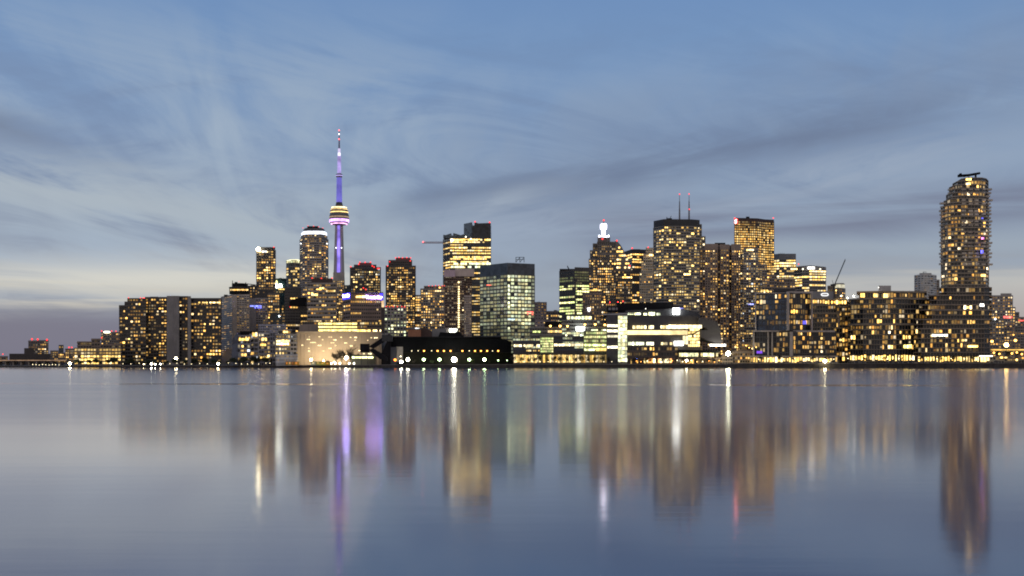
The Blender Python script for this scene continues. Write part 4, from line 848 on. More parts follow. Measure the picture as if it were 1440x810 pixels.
# ---- middle terraces
b = Bld('apartment_building', 'stepped terrace house with brightly lit penthouses between the blue boxed building and the curved balconies', 772, 1170, wall=wall((.16, .135, .10)), glass=DG, fp=6.6, bp=3.8, hf=.82, wf=.84, ws=(.45, .5), lit=('apt', .30), lum=1.1, out=.9, pier=.4, depth=26, par=1.2)
b.vol((1142, 1160), 420, 429, lit=('full', .8), lum=1.5, D=778, fp=7); b.vol((1160, 1190), 421, 429, lit=('full', .95), lum=2.6, D=780, fp=7); b.vol((1188, 1200), 424, 429, D=782, lit=('apt', .3))
b.vol((1141, 1176), 429, 440, D=775, lit=('apt', .28), fp=5); b.vol((1176, 1200), 431, 461, D=776, lit=('apt', .36)); b.vol((1141, 1180), 440, None, D=771, lit=('apt', .26)); b.vol((1176, 1200), 461, None, D=770, lit=('apt', .42))
b.box(1141, 1181, 440, 442, wall((.26, .22, .18)), 'frame', -1.4, 2); b.box(1178, 1181, 442, 461, wall((.26, .22, .18)), 'frame', -1.4, 2); b.beacon((1183, 416), (1192, 419), r=.95, off=4, col=(1, .88, .55), lum=20); b.beacon((1200.5, 416.5), r=1.15, off=2, col=(1, .92, .66), lum=32); b.done()
# ---- blue boxed building
b = Bld('apartment_building', 'blue glass apartment house built of two framed boxes with lit shops at quay level', 722, 1105, wall=STEEL, glass=BLUEG, fp=7.4, bp=4.6, hf=.86, wf=.9, ws=(.45, .5), lit=('apt', .15), lum=1.0, out=.35, pier=.16, depth=30, par=.6)
FRM = wall((.25, .22, .195))
b.vol([(1063.4, 10), (1108, 0)], 412.6, 464.5, lit=('apt', .15)); b.vol([(1108.2, 0), (1142, 8)], 412, 464.5, glass=DG, lit=('apt', .30), bp=3.4)
b.vol([(1060.5, 10), (1112, 1)], 466, 500, glass=DG, lit=('apt', .22), bp=4.0); b.vol([(1112.2, 1), (1176, 10)], 466, 500, glass=DG, lit=('apt', .38), bp=3.2, fp=6.2)
def frame(segs):
    m_ = MB()
    for x0, x1, y0, y1, o_ in segs:
        D_ = b.D + o_; m_.box(PX(x0, D_), PX(x1, D_), D_, D_ + 2.2, PZ(y1, D_), PZ(y0, D_))
    m_.build('frame', FRM, b.root)
frame([(1062.4, 1107, 411.4, 412.9, 3.2), (1062.4, 1063.6, 413, 465, 8), (1107, 1110, 410, 464.6, -1.6), (1110.1, 1143, 409.6, 412.4, 1.5), (1141.2, 1143, 412.5, 464.6, 4.2), (1060, 1107, 464.7, 466.4, 3.4)])
frame([(1111.4, 1115, 466.6, 501, -1.4), (1115.1, 1174, 464.6, 467, 1.6), (1059.4, 1061, 466.6, 501, 8), (1080, 1081.4, 466.6, 500, 4.4), (1085.6, 1087, 466.6, 500, 3.2)])
b.vol([(1055, 4), (1178, 4)], 500.8, None, D=718, fp=9.5, bp=3.9, hf=.86, wf=.84, lit=('full', .9), pal='office', lum=1.7, out=.2, pier=.3, par=1.0, wall=wall((.26, .22, .18)), glass=DG)
b.box(1064, 1072, 493.6, 497, emit((.28, .1, 1), .8), 'lit_screen', -1, .6); b.box(1129, 1134, 451, 456, emit((.16, .14, 1), 1.1), 'lit_screen', 1, .6)
b.strip(1070, 1080, 407.5, 410.5, 3, lum=1.4, off=8, p=.9); b.box(1088, 1118, 405.6, 410.2, DARK, 'roof_plant', 12, 10); b.done()
b = Bld('pavilion', 'low brown waterside pavilions under the brown ribbed tower', 730, 1040, wall=wall((.15, .115, .09)), fp=5, bp=3.4, hf=.55, wf=.75, lit=('apt', .5), lum=1.0, depth=14)
b.vol((1016, 1030), 498, par=1.5); b.vol((1030, 1058), 494, D=736, par=3, lit=('apt', .4)); b.vol((1040, 1056), 482, D=745, lit=('apt', .3)); b.beacon((1034.5, 487.4), (1037, 488.6), (1049.4, 486), (1053.4, 489), (1063.4, 488.4), r=.8, off=-6, col=(1, .55, .12), lum=9); b.done()
# ============ waterfront, centre
b = Bld('warehouse', 'wide pale floodlit refinery wall dotted with small lit slots', 772, 476, wall=PALE, lit=None, depth=40)
RW = wall((.20, .165, .13), .8, .05, .05)
b.poly([(416, 466.8), (536.5, 468.2), (536.5, 514), (419, 514)], RW, 'wall', 0, 34)
m_ = MB(); D_ = 771.6
for i in range(24): x = 418 + i * 5; m_.box(PX(x, D_), PX(x + .18, D_), D_, D_ + .3, PZ(513, D_), PZ(468.6, D_))
m_.build('cladding', wall((.17, .14, .11)), b.root)
b.box(416, 536.5, 466.2, 468, wall((.2, .17, .13)), 'parapet', -.5, 2)
for x0, x1, y in ((434, 436, 473.6), (448, 451, 473.6), (462, 467, 474), (478, 481, 474.4), (492, 494, 474.5), (498, 502, 474.5), (521, 523, 475), (526, 531, 475), (431, 436, 477.4), (452.6, 454.6, 477.8), (468, 473, 478), (498, 501, 478.4), (516.5, 518, 478.6), (436, 444.5, 481.6), (465, 470, 482), (484, 488.5, 482.3), (446.5, 452, 485.8), (471, 473, 486), (492, 496, 486.4), (433, 435.5, 489.7), (462, 466, 490), (433, 436, 493.6), (453, 456, 493.6), (504, 507, 493), (423.5, 426.5, 485.4)):
    b.strip(x0, x1, y - .55, y + .55, max(1, int((x1 - x0) / 2)), lum=1.25, off=-.25, gap=.15, cols=[(1, .82, .45)])
b.done()
b = Bld('office_building', 'low office block with three continuous bright yellow floors above the floodlit refinery wall', 830, 474, wall=wall((.10, .08, .06)), fp=4.8, bp=3.4, hf=.6, wf=.95, lit=('apt', .0), depth=24)
b.vol((425, 540), 452.6, par=.6); b.box(421, 447, 456, 470, wall((.17, .14, .12)), 'roof_block', -3, 20)
for y in (453.9, 458.6, 463.2): b.strip(447.5, 502, y, y + 2.5, 17, lum=1.05, off=-.9, gap=.03, jit=.18, cols=[(1, .80, .26), (1, .84, .34), (1, .76, .22)])
b.strip(502, 537, 463.6, 466.6, 11, lum=1.5, off=-.9, gap=.1, p=.85); b.strip(503, 537, 453.5, 456, 11, lum=.5, off=-.9, p=.4); b.done()
b = Bld('apartment_building', 'glass waterside apartment block with warm yellow rooms and a slanting blue grey end', 772, 346, wall=wall((.15, .15, .17)), glass=DG, fp=6.0, bp=4.4, hf=.66, wf=.82, lit=('apt', .44), lum=1.1, out=.6, pal='mixed', depth=22)
b.vol((334, 352), 472, par=1); b.vol((352, 363), 470, D=775, par=1); b.vol((337, 362), 465.6, 470, D=778, lit=None, wall=BLK, name='roof'); b.poly([(325, 514), (327, 476), (334.5, 467), (334.5, 514)], glass((.07, .085, .12), .3), 'glass_end', -1, 12); b.strip(336, 350, 475.5, 479, 4, lum=1.4, off=-1); b.strip(351, 362, 467.5, 473, 3, lum=1.0, off=-1, p=.7); b.done()
b = Bld('apartment_building', 'dark blue glass apartment block with a thin pale frame, beside the slanting glass end block', 776, 375, wall=wall((.15, .15, .17)), glass=glass((.018, .025, .045), .15), fp=5.9, bp=4.2, hf=.66, wf=.8, lit=('apt', .34), lum=1.0, out=.5, pal='mixed', depth=22)
b.vol((363, 380), 468, par=1.2); b.vol((380, 387.5), 466.5, D=772, lit=('apt', .1)); b.box(363.6, 364.4, 470, 511, PALE, 'frame', -1, 1); b.box(363.6, 380, 469, 470, PALE, 'frame', -1, 1)
b.strip(366, 374, 483.4, 486.4, 3, lum=1.3, off=-1); b.strip(366, 377, 501.6, 504.6, 3, lum=1.7, off=-1); b.done()
b = Bld('apartment_building', 'waterside block with rows of warm rooms above a pale arcaded building', 768, 402, wall=wall((.14, .135, .14)), glass=DG, fp=5.8, bp=4.0, hf=.62, wf=.84, lit=('apt', .52), lum=1.2, out=.6, depth=22, pal='mixed')
b.vol((387.5, 417), 470, par=1.6); b.vol((392, 409), 463.5, 470, D=774, lit=('apt', .5)); b.strip(388.5, 407, 478.4, 480.8, 6, lum=1.7, off=-1); b.strip(388.5, 406, 482, 485, 6, lum=1.7, off=-1, cols=[(1, .75, .3), (1, .8, .4), (1, .3, .6)]); b.strip(398, 405, 465.4, 468, 2, lum=2.2, off=4); b.done()
b = Bld('arcade_building', 'low pale building with two rows of small arched openings by the water', 752, 403, wall=wall((.44, .40, .36)), glass=wall((.10, .09, .085)), fp=5.0, bp=2.0, hf=.52, wf=.5, lit=('apt', .03), pier=.5, out=.4, depth=14, par=1)
b.vol((388.5, 418), 499); b.done()
# orange lit kiosks along the edge of the refinery quay
for i, (x0, x1, c_) in enumerate(((401.5, 405, (1, .34, .05)), (405.5, 409.5, (1, .50, .18)), (410, 413, (.5, .2, .05)), (413.4, 420, (1, .36, .06)), (437, 444, (1, .8, .42)), (444.6, 450, (1, .62, .18)), (450.4, 457, (1, .56, .10)), (457.4, 463.4, (1, .40, .06)))):
    D_ = 746; k = thing('shipping_container', ['orange lit container, first from the pale arcaded building', 'peach lit container, second from the pale arcaded building', 'dim brown container, third from the pale arcaded building', 'long orange container, fourth from the pale arcaded building', 'pale yellow container under the floodlit wall', 'golden container between a pale yellow and an amber one', 'amber container, last but one before the white quay lamps', 'deep orange container, last before the white quay lamps'][i], 'container', (PX((x0 + x1) / 2, D_), D_, 1.3), 'containers on the refinery quay')
    m_ = MB(); m_.box(PX(x0, D_), PX(x1, D_), D_, D_ + 2.4, gz(x0), PZ(508.6, D_)); 
    n = 6
    for j in range(n): x = lerp(PX(x0, D_), PX(x1, D_), (j + .5) / n); m_.box(x - .08, x + .08, D_ - .06, D_ + .01, gz(x0) + .1, PZ(508.8, D_))
    m_.build('body', wall(tuple(q * .6 for q in c_)), k)
    m_ = MB(); m_.box(PX(x0, D_) - .06, PX(x1, D_) + .06, D_ - .09, D_ + 2.5, PZ(508.6, D_), PZ(508.6, D_) + .14); m_.build('roof', DARK, k)
    m_ = MB(); m_.box(PX(lerp(x0, x1, .3), D_), PX(lerp(x0, x1, .7), D_), D_ - .14, D_ - .08, PZ(511.6, D_), PZ(509.4, D_)); m_.build('lit_door', emit(c_, .9, grain=1.0), k)
# sugar gantry
gy = thing('loading_gantry', 'dark angular sugar loading gantry with two slanting conveyor arms', 'gantry', (PX(535, 738), 738, 1.6))
GM = wall((.012, .012, .016), .6, .3, .2)
def gp(pts, name, mat=GM, D=738, th=5):
    m_ = MB(); m_.slab([(PX(x, D), PZ(y, D)) for x, y in pts], D, D + th); return m_.build(name, mat, gy)
gp([(506.4, 483.4), (518.8, 483.4), (518.8, 495.6), (506.4, 495.6)], 'hopper'); gp([(537, 471), (551.4, 471), (551.4, 480), (537, 480)], 'transfer_house', wall((.035, .035, .038)), 737)
gp([(518.6, 487.2), (537.4, 474.6), (541, 479.6), (524.6, 490)], 'conveyor'); gp([(518.6, 491.8), (524.4, 490), (536.4, 497.2), (545, 503), (545, 507.6), (533.8, 505)], 'conveyor')
gp([(544, 479.8), (549.4, 479.8), (549.4, 513), (536, 513), (536.4, 497)], 'support_tower', wall((.012, .012, .015)), 739); gp([(508, 495.4), (508.6, 495.4), (508.6, 513), (508, 513)], 'post', STEEL, 740, 1); gp([(516.4, 495.4), (517, 495.4), (517, 513), (516.4, 513)], 'post', STEEL, 740, 1)
gp([(549.2, 488), (557, 488), (557, 513), (549.2, 513)], 'side_wall', wall((.022, .025, .036)), 737.6, 4)
ch = thing('chimney', 'slim dark square chimney with a lit upper edge beside the sugar gantry', 'chimney', (PX(538, 790), 790, 1.7))
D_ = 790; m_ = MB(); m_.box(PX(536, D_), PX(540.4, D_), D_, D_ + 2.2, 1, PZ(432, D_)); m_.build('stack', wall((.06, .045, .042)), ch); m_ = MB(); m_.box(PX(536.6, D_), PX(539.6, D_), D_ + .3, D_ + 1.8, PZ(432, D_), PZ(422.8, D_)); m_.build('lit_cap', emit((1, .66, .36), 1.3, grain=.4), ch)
# dark shed
b = Bld('sugar_shed', 'very long black sugar shed with a row of lamps along its wall', 742, 634, wall=BLK, depth=46, lit=None)
b.poly([(549.4, 474), (705, 476), (719, 480), (719, 514), (549.4, 514)], wall((.006, .0065, .008), .8, .3, .08), 'wall', 0, 46)
b.box(549.4, 705, 473.3, 474.6, wall((.02, .02, .023)), 'roof_edge', -.8, 47); b.box(557.2, 566.6, 487.6, 509, wall((.16, .15, .14)), 'side_door', -.6, .7)
b.box(567, 719, 495.4, 496.2, wall((.02, .02, .018)), 'gutter', -1.2, 1.2); b.box(567, 722, 496.2, 513, wall((.010, .010, .008), .85), 'lower_wall', -.3, .32); b.done()
b = Bld('workshop', 'reddish brown brick block behind the roof of the long black shed', 800, 583, wall=wall((.22, .10, .055)), lit=None); b.vol((574, 592), 462.8); b.box(573.4, 592.6, 460.6, 462.8, wall((.10, .10, .11)), 'roof', -.6, 20)
b.strip(577, 590, 461, 462.2, 4, lum=.9, off=-1.2, p=.6, cols=[(.9, .95, 1)]); b.done()
b = Bld('conveyor_roof', 'low dark curved roofs with a small white lit office over the long black shed', 805, 622, cat='roof building', wall=DARK, lit=None)
b.poly([(592, 474), (592, 460.6), (598, 461), (604, 464), (607, 469), (607.6, 474)], wall((.09, .055, .045)), 'curved_roof', -1, 12); b.poly([(607.6, 474), (607.6, 462), (627, 462.6), (627, 474)], wall((.14, .14, .14)), 'wall', 0, 10); b.vol((626, 644), 461.4, lit=None, wall=wall((.26, .23, .21)), D=808)
b.poly([(616, 474), (619, 467), (640, 468.4), (644, 464), (652, 474)], BLK, 'sloping_roof', -3, 6); b.strip(631.6, 643.4, 462.4, 467, 4, lum=2.4, off=1.5, cols=[(.95, 1, .85)], gap=.2, jit=.6); b.done()
b = Bld('quay_office', 'small low quay building with one greenish lit window band beside the gantry', 746, 505, wall=wall((.10, .10, .075)), lit=None, depth=10); b.vol((494, 528), 500); b.box(493, 528.6, 499.2, 500.2, DARK, 'roof', -1, 12); b.strip(495, 525, 501.4, 503.8, 8, lum=1.7, off=-.5, cols=[(1, .95, .5), (.9, .95, .45)], gap=.06); b.strip(507, 526, 496.4, 498.4, 6, lum=.9, off=2, cols=[(1, .9, .5)], p=.7); b.done()

# ---- media office with the bright glass stair shaft
b = Bld('media_office', 'long waterside media office with a bright glass lift shaft and a ribbon of white light', 725, 880, wall=wall((.115, .115, .11)), glass=DG, fp=5.2, bp=3.4, hf=.5, wf=.9, lit=('office', .4), pal='cool', lum=.9, out=.3, pier=.12, depth=40, par=1.2)
NAVY = wall((.030, .040, .062), .4, .15); GRN = glass((.055, .065, .03), .25)
b.vol((721.5, 759.8), 475, 497.6, wall=NAVY, fp=5.4, lit=('office', .2), lum=.5); b.vol((760, 778), 473.6, 497.6, D=723.5, wall=wall((.16, .16, .09)), fp=3.6, bp=2.4, hf=.72, lit=('full', .95), lum=.62, pal='green', glass=GRN); b.vol((778.2, 821), 473, 497.6, wall=NAVY, fp=6.3, lit=('office', .1), lum=.3)
b.strip(722.5, 759, 484.4, 487.6, 16, lum=1.2, off=-.7, p=.85, gap=.2, jit=.6, cols=[(1, .85, .5), (1, .78, .4)]); b.strip(779, 820.5, 483.4, 486.6, 18, lum=1.2, off=-.7, p=.85, gap=.2, jit=.6, cols=[(1, .85, .5), (1, .8, .45)]); b.strip(740, 759, 492, 494, 8, lum=.6, off=-.7, p=.7)
b.vol((821.2, 853), 465.4, 497.6, D=724, wall=wall((.13, .14, .075)), glass=GRN, fp=5.6, bp=3.0, hf=.6, lit=('full', .8), lum=.55, pal='green'); b.strip(822, 852.6, 484, 486.8, 11, 'green', 1.3, -1.8, jit=.5); b.strip(822, 836, 491.2, 493, 5, 'cool', 1.6, -1.8, gap=.02); b.strip(838, 852.6, 489.6, 493.4, 6, 'office', .9, -1.8)
b.vol((745, 790), 460.6, 473, D=733, depth=30, lit=('office', .2), lum=.5); b.vol((790, 853), 450.4, 473, D=735, depth=28, lit=('office', .12), lum=.45, wall=wall((.10, .105, .10))); b.vol((797, 832), 443.4, 450.4, D=742, depth=14, wall=DARK, fp=6, bp=5, hf=.75, lit=('full', .95), lum=1.3, pal='cool'); b.vol((766, 790), 452, 460.6, D=739, depth=16, lit=None, wall=BLK, name='roof_plant')
b.strip(829, 852.6, 463.4, 465.4, 10, 'cool', 1.5, 7.4, p=.7, jit=.6); b.strip(793, 852, 470.6, 472.6, 26, 'cool', 1.2, 7.4, p=.7, jit=.7); b.strip(749, 760, 465.4, 467.6, 4, 'green', .8, 7.2); b.strip(770, 790, 464.6, 467.6, 6, 'office', .7, 7.2)
b.box(810.4, 822, 459.2, 465, emit((.98, 1, .94), 11), 'lit_screen', 5.5, .8)
b.vol((722, 856), 497.8, None, D=727, fp=13, bp=3.0, hf=.9, wf=.86, lit=('full', .93), pal='office', lum=.85, par=.8, out=.15, wall=wall((.14, .13, .10)), gain=lambda r, c: 1.0 if c < .68 else .5)
b.vol((853.2, 869), 442.6, None, D=723, fp=8.2, bp=5, lit=None, wall=wall((.075, .073, .078)), name='stair_block')
for y, l in ((456.6, 1.5), (463.8, 1.8), (471.4, .5), (486.6, 1.7)): b.strip(854, 868.6, y, y + 3.0, 5, lum=l * 1.2, off=-2.4, gap=.02, jit=.2, cols=[(1, .92, .62)])
b.vol((869.2, 882), 443.8, None, D=720.5, depth=16, glass=glass((.2, .2, .15), .3), wall=wall((.30, .29, .23)), fp=5.4, bp=3.2, hf=.92, wf=.94, lit=('full', 1.0), lum=1.0, par=.5, out=.1, pier=.08, cols=None, pal='cool')
b.vol([(882, 0), (925, -3), (985, 3)], 444.2, 505, D=724, lit=None, wall=wall((.062, .059, .060)))
b.poly([(846, 444.4), (852, 441.6), (864, 439.8), (880, 438.6), (880, 436.6), (958, 433.6), (980, 438.6), (985, 444.4)], wall((.055, .057, .062)), 'upper_floor', 3, 30); b.poly([(868, 437.6), (868, 426.4), (947, 425), (947, 434.4)], BLK, 'roof_plant', 8, 20)
b.poly([(853.5, 438), (853.5, 431), (868, 431), (868, 438)], BLK, 'roof_plant', 6, 12)
for x0, x1 in ((855.6, 859), (860.4, 865), (866, 868.6)): b.box(x0, x1, 432.6, 436, wall((.16, .16, .16)), 'lettering', 5.6, .3)
b.poly([(846, 441.8), (882, 440.4), (895, 440.2), (895, 441.4), (882, 441.8), (846, 443.2)], wall((.3, .3, .29)), 'roof_lip', 1, 2)
b.strip(882.5, 891, 440.2, 442.4, 3, 'cool', 1.8, 2.2); b.strip(892, 901, 440, 442.6, 3, 'cool', 2.2, 2.2); b.strip(905, 910, 440.4, 443.2, 2, 'cool', 1.6, 2.2); b.strip(912, 921, 439.2, 443.4, 3, 'cool', 1.9, 2.2); b.strip(923, 929, 440, 443.4, 2, 'cool', .5, 2.2); b.beacon((908, 434.2), r=.6, off=4, col=(1, .95, .8), lum=7)
b.box(946, 949.4, 433.2, 442, emit((.98, 1, .96), 12), 'lit_screen', .4, 1); b.box(950.4, 955.6, 433.4, 442, emit((.98, 1, .96), 12), 'lit_screen', .4, 1); b.box(955, 961, 433, 434.2, emit((.3, .3, 1), .9), 'lit_screen', .8, .4)
GOLD = [(1, .80, .40), (1, .84, .48), (1, .76, .34)]
b.strip(884, 967, 457.8, 462.2, 30, lum=1.05, off=-3.6, gap=.12, jit=.8, p=.85, cols=GOLD); b.strip(940, 987, 457, 461.6, 12, lum=1.9, off=-3.6, gap=.06, jit=.2, cols=GOLD)
b.box(882.2, 967, 464.6, 470.6, emit((1, .76, .36), 2.1, grain=.12), 'light_ribbon', -4, .5)
b.strip(883, 920, 481, 485.4, 13, lum=1.1, off=-3.6, gap=.12, jit=.6, p=.9, cols=[(1, .95, .68), (.9, .95, .6)]); b.strip(920, 948, 481.4, 485, 9, lum=.8, off=-3.6, p=.8, jit=.7, cols=GOLD); b.strip(948, 961, 480, 486, 3, lum=3.4, off=-3.6, gap=.02, jit=.1, cols=[(1, .98, .9)])
for i in range(6): b.strip(967.5, 984, 462 + i * 4.4, 465.4 + i * 4.4, 6, lum=1.25, off=-3.5, p=.75, jit=.6, cols=[(1, .70, .26), (1, .76, .34), (1, .62, .18)])
b.strip(960, 968, 472, 484, 2, lum=.9, off=-3.5, p=1, cols=GOLD)
b.tubes([((967, 470.8), (974, 470)), ((974, 470), (980, 467)), ((980, 467), (987, 463))], BLK, 'stair_rail', .5, -5)
b.poly([(983, 447), (993, 448.4), (1003, 450.6), (1008.5, 453.4), (1012.6, 462), (1016, 482), (1006, 482), (996, 479), (985, 473.6), (984, 464.4), (996, 464), (990, 460), (983, 456.6)], wall((.088, .080, .072), .7, .1, .05), 'curved_wall', -3, 22)
b.vol((882, 953), 487, 503.5, D=720, depth=10, lit=('apt', .12), wall=wall((.085, .065, .055)), fp=7.5, bp=4, hf=.6, lum=.8, pal='amber'); b.poly([(953, 503.5), (953, 492), (985, 492.4), (1012, 493), (1012, 496), (953, 496)], BLK, 'canopy', -6, 9); b.strip(955, 1010, 496.4, 501.4, 18, lum=.9, off=-4, p=.85, jit=.6, cols=[(1, .85, .4), (.9, .9, .5)])
b.box(998, 1020.6, 484, 486.6, emit((1, .97, .9), 4.5), 'lit_canopy', -7, 4)
b.vol((882, 1014), 503.6, None, D=721, depth=9, fp=8, bp=2.2, hf=.8, wf=.8, lit=('apt', .55), lum=.9, par=1.5, out=.1, pier=.2, wall=wall((.12, .08, .06)), pal='amber')
b.strip(902, 948, 504.4, 510.2, 14, lum=1.2, off=-5, p=.8, jit=.7, cols=[(1, .45, .16), (1, .75, .3), (1, .85, .5), (1, .4, .1)])
b.beacon((857.6, 425.2), (869, 424.6), (876, 423.8), r=.8, off=2, lum=8); b.beacon((856, 428), r=.5, lum=2); b.beacon((895.6, 503.8), r=.6, off=-5, col=(.15, .25, 1), lum=9); b.done(cap=100)
# ============ lamps
POLE = wall((.05, .05, .052), .5, .2, .3, .3)
WH, YW, GW, AM, OR = (1, .93, .72), (1, .84, .48), (.70, 1, .46), (1, .56, .14), (1, .36, .05)
def street_lamp(px, py, D, r, col, lum, label, group=None):
    x, z, g0 = PX(px, D), PZ(py, D), gz(px)
    t = thing('street_lamp', label, 'street lamp', (x, D, g0), group)
    m_ = MB(); m_.tube((x, D, g0 - .2), (x, D, max(z - r, g0)), .11, .08, 8); m_.tube((x, D, g0 - .1), (x, D, g0 + .4), .22, .18, 8); m_.build('pole', POLE, t)
    m_ = MB(); m_.lathe(x, D, [(r * .5, z + r * .8), (r * .62, z + r * .95), (r * .2, z + r * 1.2)], 10); m_.build('lamp_cap', POLE, t)
    m_ = MB(); m_.ball((x, D, z), r, 12, 8); m_.build('bulb', emit(col, lum, True), t)
def wall_lamp(px, py, D, r, col, lum, label, group=None):
    x, z = PX(px, D), PZ(py, D)
    t = thing('wall_lamp', label, 'wall lamp', (x, D, z), group)
    m_ = MB(); m_.tube((x, D + 1.3, z + .5), (x, D + .05, z + r + .12), .06, .06, 6); m_.lathe(x, D, [(r * 1.15, z + r * .55), (r * .5, z + r * 1.15), (.05, z + r * 1.2)], 10); m_.build('bracket', POLE, t)
    m_ = MB(); m_.ball((x, D, z), r, 10, 6); m_.build('bulb', emit(col, lum, True), t)
for i, px in enumerate((579, 588, 596.3, 607, 615.4, 624.2, 633.6, 650.2, 660, 668, 676.3, 685, 692.6, 700.6)):
    dim = i in (0, 1, 3, 8, 12)
    wall_lamp(px, 493.3, 740, .26 if dim else .55, YW if dim else (1, .42, .07), 5 if dim else 6.5, ('small pale' if dim else 'amber') + ' lamp on the black shed wall, ' + ORD[i] + ' in the upper row from the gantry', 'lamps along the upper wall of the black shed')
for i, (px, r, lum) in enumerate(((573.6, 1.0, 45), (595.8, .8, 28), (618, .85, 30), (638.6, 1.6, 80), (660, .8, 28), (681.2, .95, 36), (700.6, .35, 14), (713, .3, 10))):
    street_lamp(px, 505.6 if i < 6 else 506.8, 733, r, GW if i not in (0, 3) else WH, lum, ('greenish white' if i not in (0, 3) else 'dazzling white' if i == 3 else 'white') + ' lamp on a post before the black shed, ' + ORD[i] + ' from the gantry', 'lamps before the black shed')
street_lamp(564.2, 508.8, 729, .9, WH, 60, 'low dazzling white lamp beside the orange lamp at the end of the black shed')
street_lamp(555.6, 506, 731, .75, (1, .26, .03), 7, 'deep orange lamp at the gantry end of the black shed'); wall_lamp(563.4, 501, 736, .3, YW, 14, 'small pale lamp above the orange lamp at the shed side door')
for i, (px, py, r) in enumerate(((774, 458.3, .62), (787.6, 458.3, .66), (798, 458.6, .58), (822.6, 456.2, .55), (837, 456, .62), (850.6, 456.6, .6))):
    wall_lamp(px, py, 730.5, r * 1.15, (1, .52, .12), 8, 'amber lamp on the upper terrace of the media office, ' + ORD[i] + ' from the black shed end', 'amber terrace lamps of the media office')
# floodlights under the refinery wall
for i, (px, py, r, lum, pw, nm) in enumerate(((437.5, 506, .75, 60, 3600, 'yellowish floodlight close to the west corner of the pale refinery wall'), (455, 507.4, .4, 50, 3600, 'floodlight hidden by orange shrubs under the pale refinery wall'), (470, 509, .3, 40, 2200, 'small floodlight among the bare trees under the refinery wall'), (487, 503.4, 1.0, 90, 2200, 'dazzling white floodlight mast between the bare trees under the refinery wall'))):
    D_ = 755; x, z = PX(px, D_), PZ(py, D_); t = thing('floodlight', nm, 'floodlight', (x, D_, gz(px)))
    m_ = MB(); m_.tube((x, D_, gz(px) - .2), (x, D_, z - r), .12, .1, 8); m_.build('pole', POLE, t)
    m_ = MB(); m_.ball((x, D_, z), r, 12, 8); m_.build('bulb', emit(YW if i != 3 else WH, lum, False), t)
    ld = bpy.data.lights.new('flood_beam', 'AREA'); ld.shape = 'DISK'; ld.size = 1.2; ld.energy = pw; ld.color = (1, .78, .46)
    lo = bpy.data.objects.new('flood_beam', ld); C.objects.link(lo); lo.parent = t; lo.location = (0, r + .5, z - gz(px) + .3)
    lo.rotation_euler = (math.radians(105), 0, 0)
for i, px in enumerate((466, 471.6, 478, 491.2, 497.8)): street_lamp(px, 511.0, 742, .38, WH, 26, 'low white quay lamp under the refinery wall, ' + ORD[i] + ' from the orange containers', 'low white lamps on the refinery quay')
# west bank lamps
for px, py, D_, r, c_, l_, nm in ((98.3, 511, 865, .95, YW, 55, 'bright lone lamp at the water where the elevated road ends'), (213, 511.8, 815, .6, WH, 46, 'white quay lamp, brightest of three under the brown apartment slab'), (218.2, 512, 815, .45, WH, 32, 'white quay lamp, middle one of three under the brown apartment slab'), (225.4, 512, 815, .45, WH, 32, 'white quay lamp, last of three under the brown apartment slab towards the shafts'),
        (247.4, 504.2, 815, 1.0, YW, 62, 'tall bright yellowish lamp in front of the blank concrete shaft'), (306.8, 511.4, 800, .8, YW, 48, 'bright yellowish lamp between the broad slab and the hotel tower'), (202, 512.2, 816, .35, YW, 16, 'small warm lamp at the foot of the stepped slab'),
        (371, 508, 782, .4, YW, 20, 'warm lamp before the dark blue glass block'), (387, 509.6, 780, .4, YW, 20, 'warm lamp beside the pale arcaded building'), (1024, 497, 714, 1.35, (1, .96, .66), 110, 'dazzling lamp on a mast next to the curved end wall of the media office'), (965.5, 507, 705, .7, WH, 46, 'white lamp among the amber stalls before the media office'),
        (1160, 507.6, 682, 1.0, YW, 56, 'bright yellow white lamp before the shops, near the end of the blue boxed building'), (1415.2, 485, 790, 1.4, (1, .62, .18), 45, 'dazzling orange lamp on a mast over the east elevated road'), (1395, 480, 795, .9, (1, .46, .09), 9, 'amber lamp on a mast next to the stepped podium'), (1428, 478.6, 795, .9, (1, .46, .09), 9, 'amber lamp on a mast near the east edge, past the dazzling one')):
    street_lamp(px, py, D_, r, c_, l_, nm)
for i in range(9): street_lamp(46 + i * 4.6, 512.6 + (i % 3) * .3, 880, .22, YW, 7, 'small warm lamp under the elevated road, ' + ORD[i] + ' from the harbour shed', 'small lamps under the west elevated road')
rg = random.Random(3)
for i in range(12): street_lamp(174 + i * 10.6 + rg.uniform(-2, 2), 511.4 + rg.uniform(-.6, .8), 806 - i, .2, YW, 6, 'small warm promenade lamp below the apartment slabs, ' + ORD[i] + ' from the yellow office block', 'promenade lamps below the apartment slabs')
for i in range(8): street_lamp(322 + i * 8.4 + rg.uniform(-2, 2), 511.2 + rg.uniform(-.8, .8), 766, .2, YW, 6, 'small lamp below the glass waterside apartments, ' + ORD[i] + ' from the hotel tower', 'promenade lamps below the glass apartments')
for i in range(14): street_lamp(726 + i * 11.2, 508.6, 712, .18, YW, 6, 'slim promenade lamp before the media office shops, ' + ORD[i] + ' from the black shed', 'promenade lamps before the media office')
for i in range(15): street_lamp(893 + i * 8.6 + rg.uniform(-2, 2), 508 + rg.uniform(-1.4, 1), 708, .24, rg.choice((AM, YW, OR, YW)), 8, 'small warm lamp among the stalls, ' + ORD[i] + ' from the bright glass shaft', 'warm lamps among the stalls')
for i in range(18): street_lamp(1064 + i * 18.2 + rg.uniform(-3, 3), 504.6 + rg.uniform(-.6, .6), 680, .2, YW, 8, 'promenade lamp before the lit shops of the east quay, ' + ORD[i] + ' from the dazzling mast lamp', 'promenade lamps on the east quay')
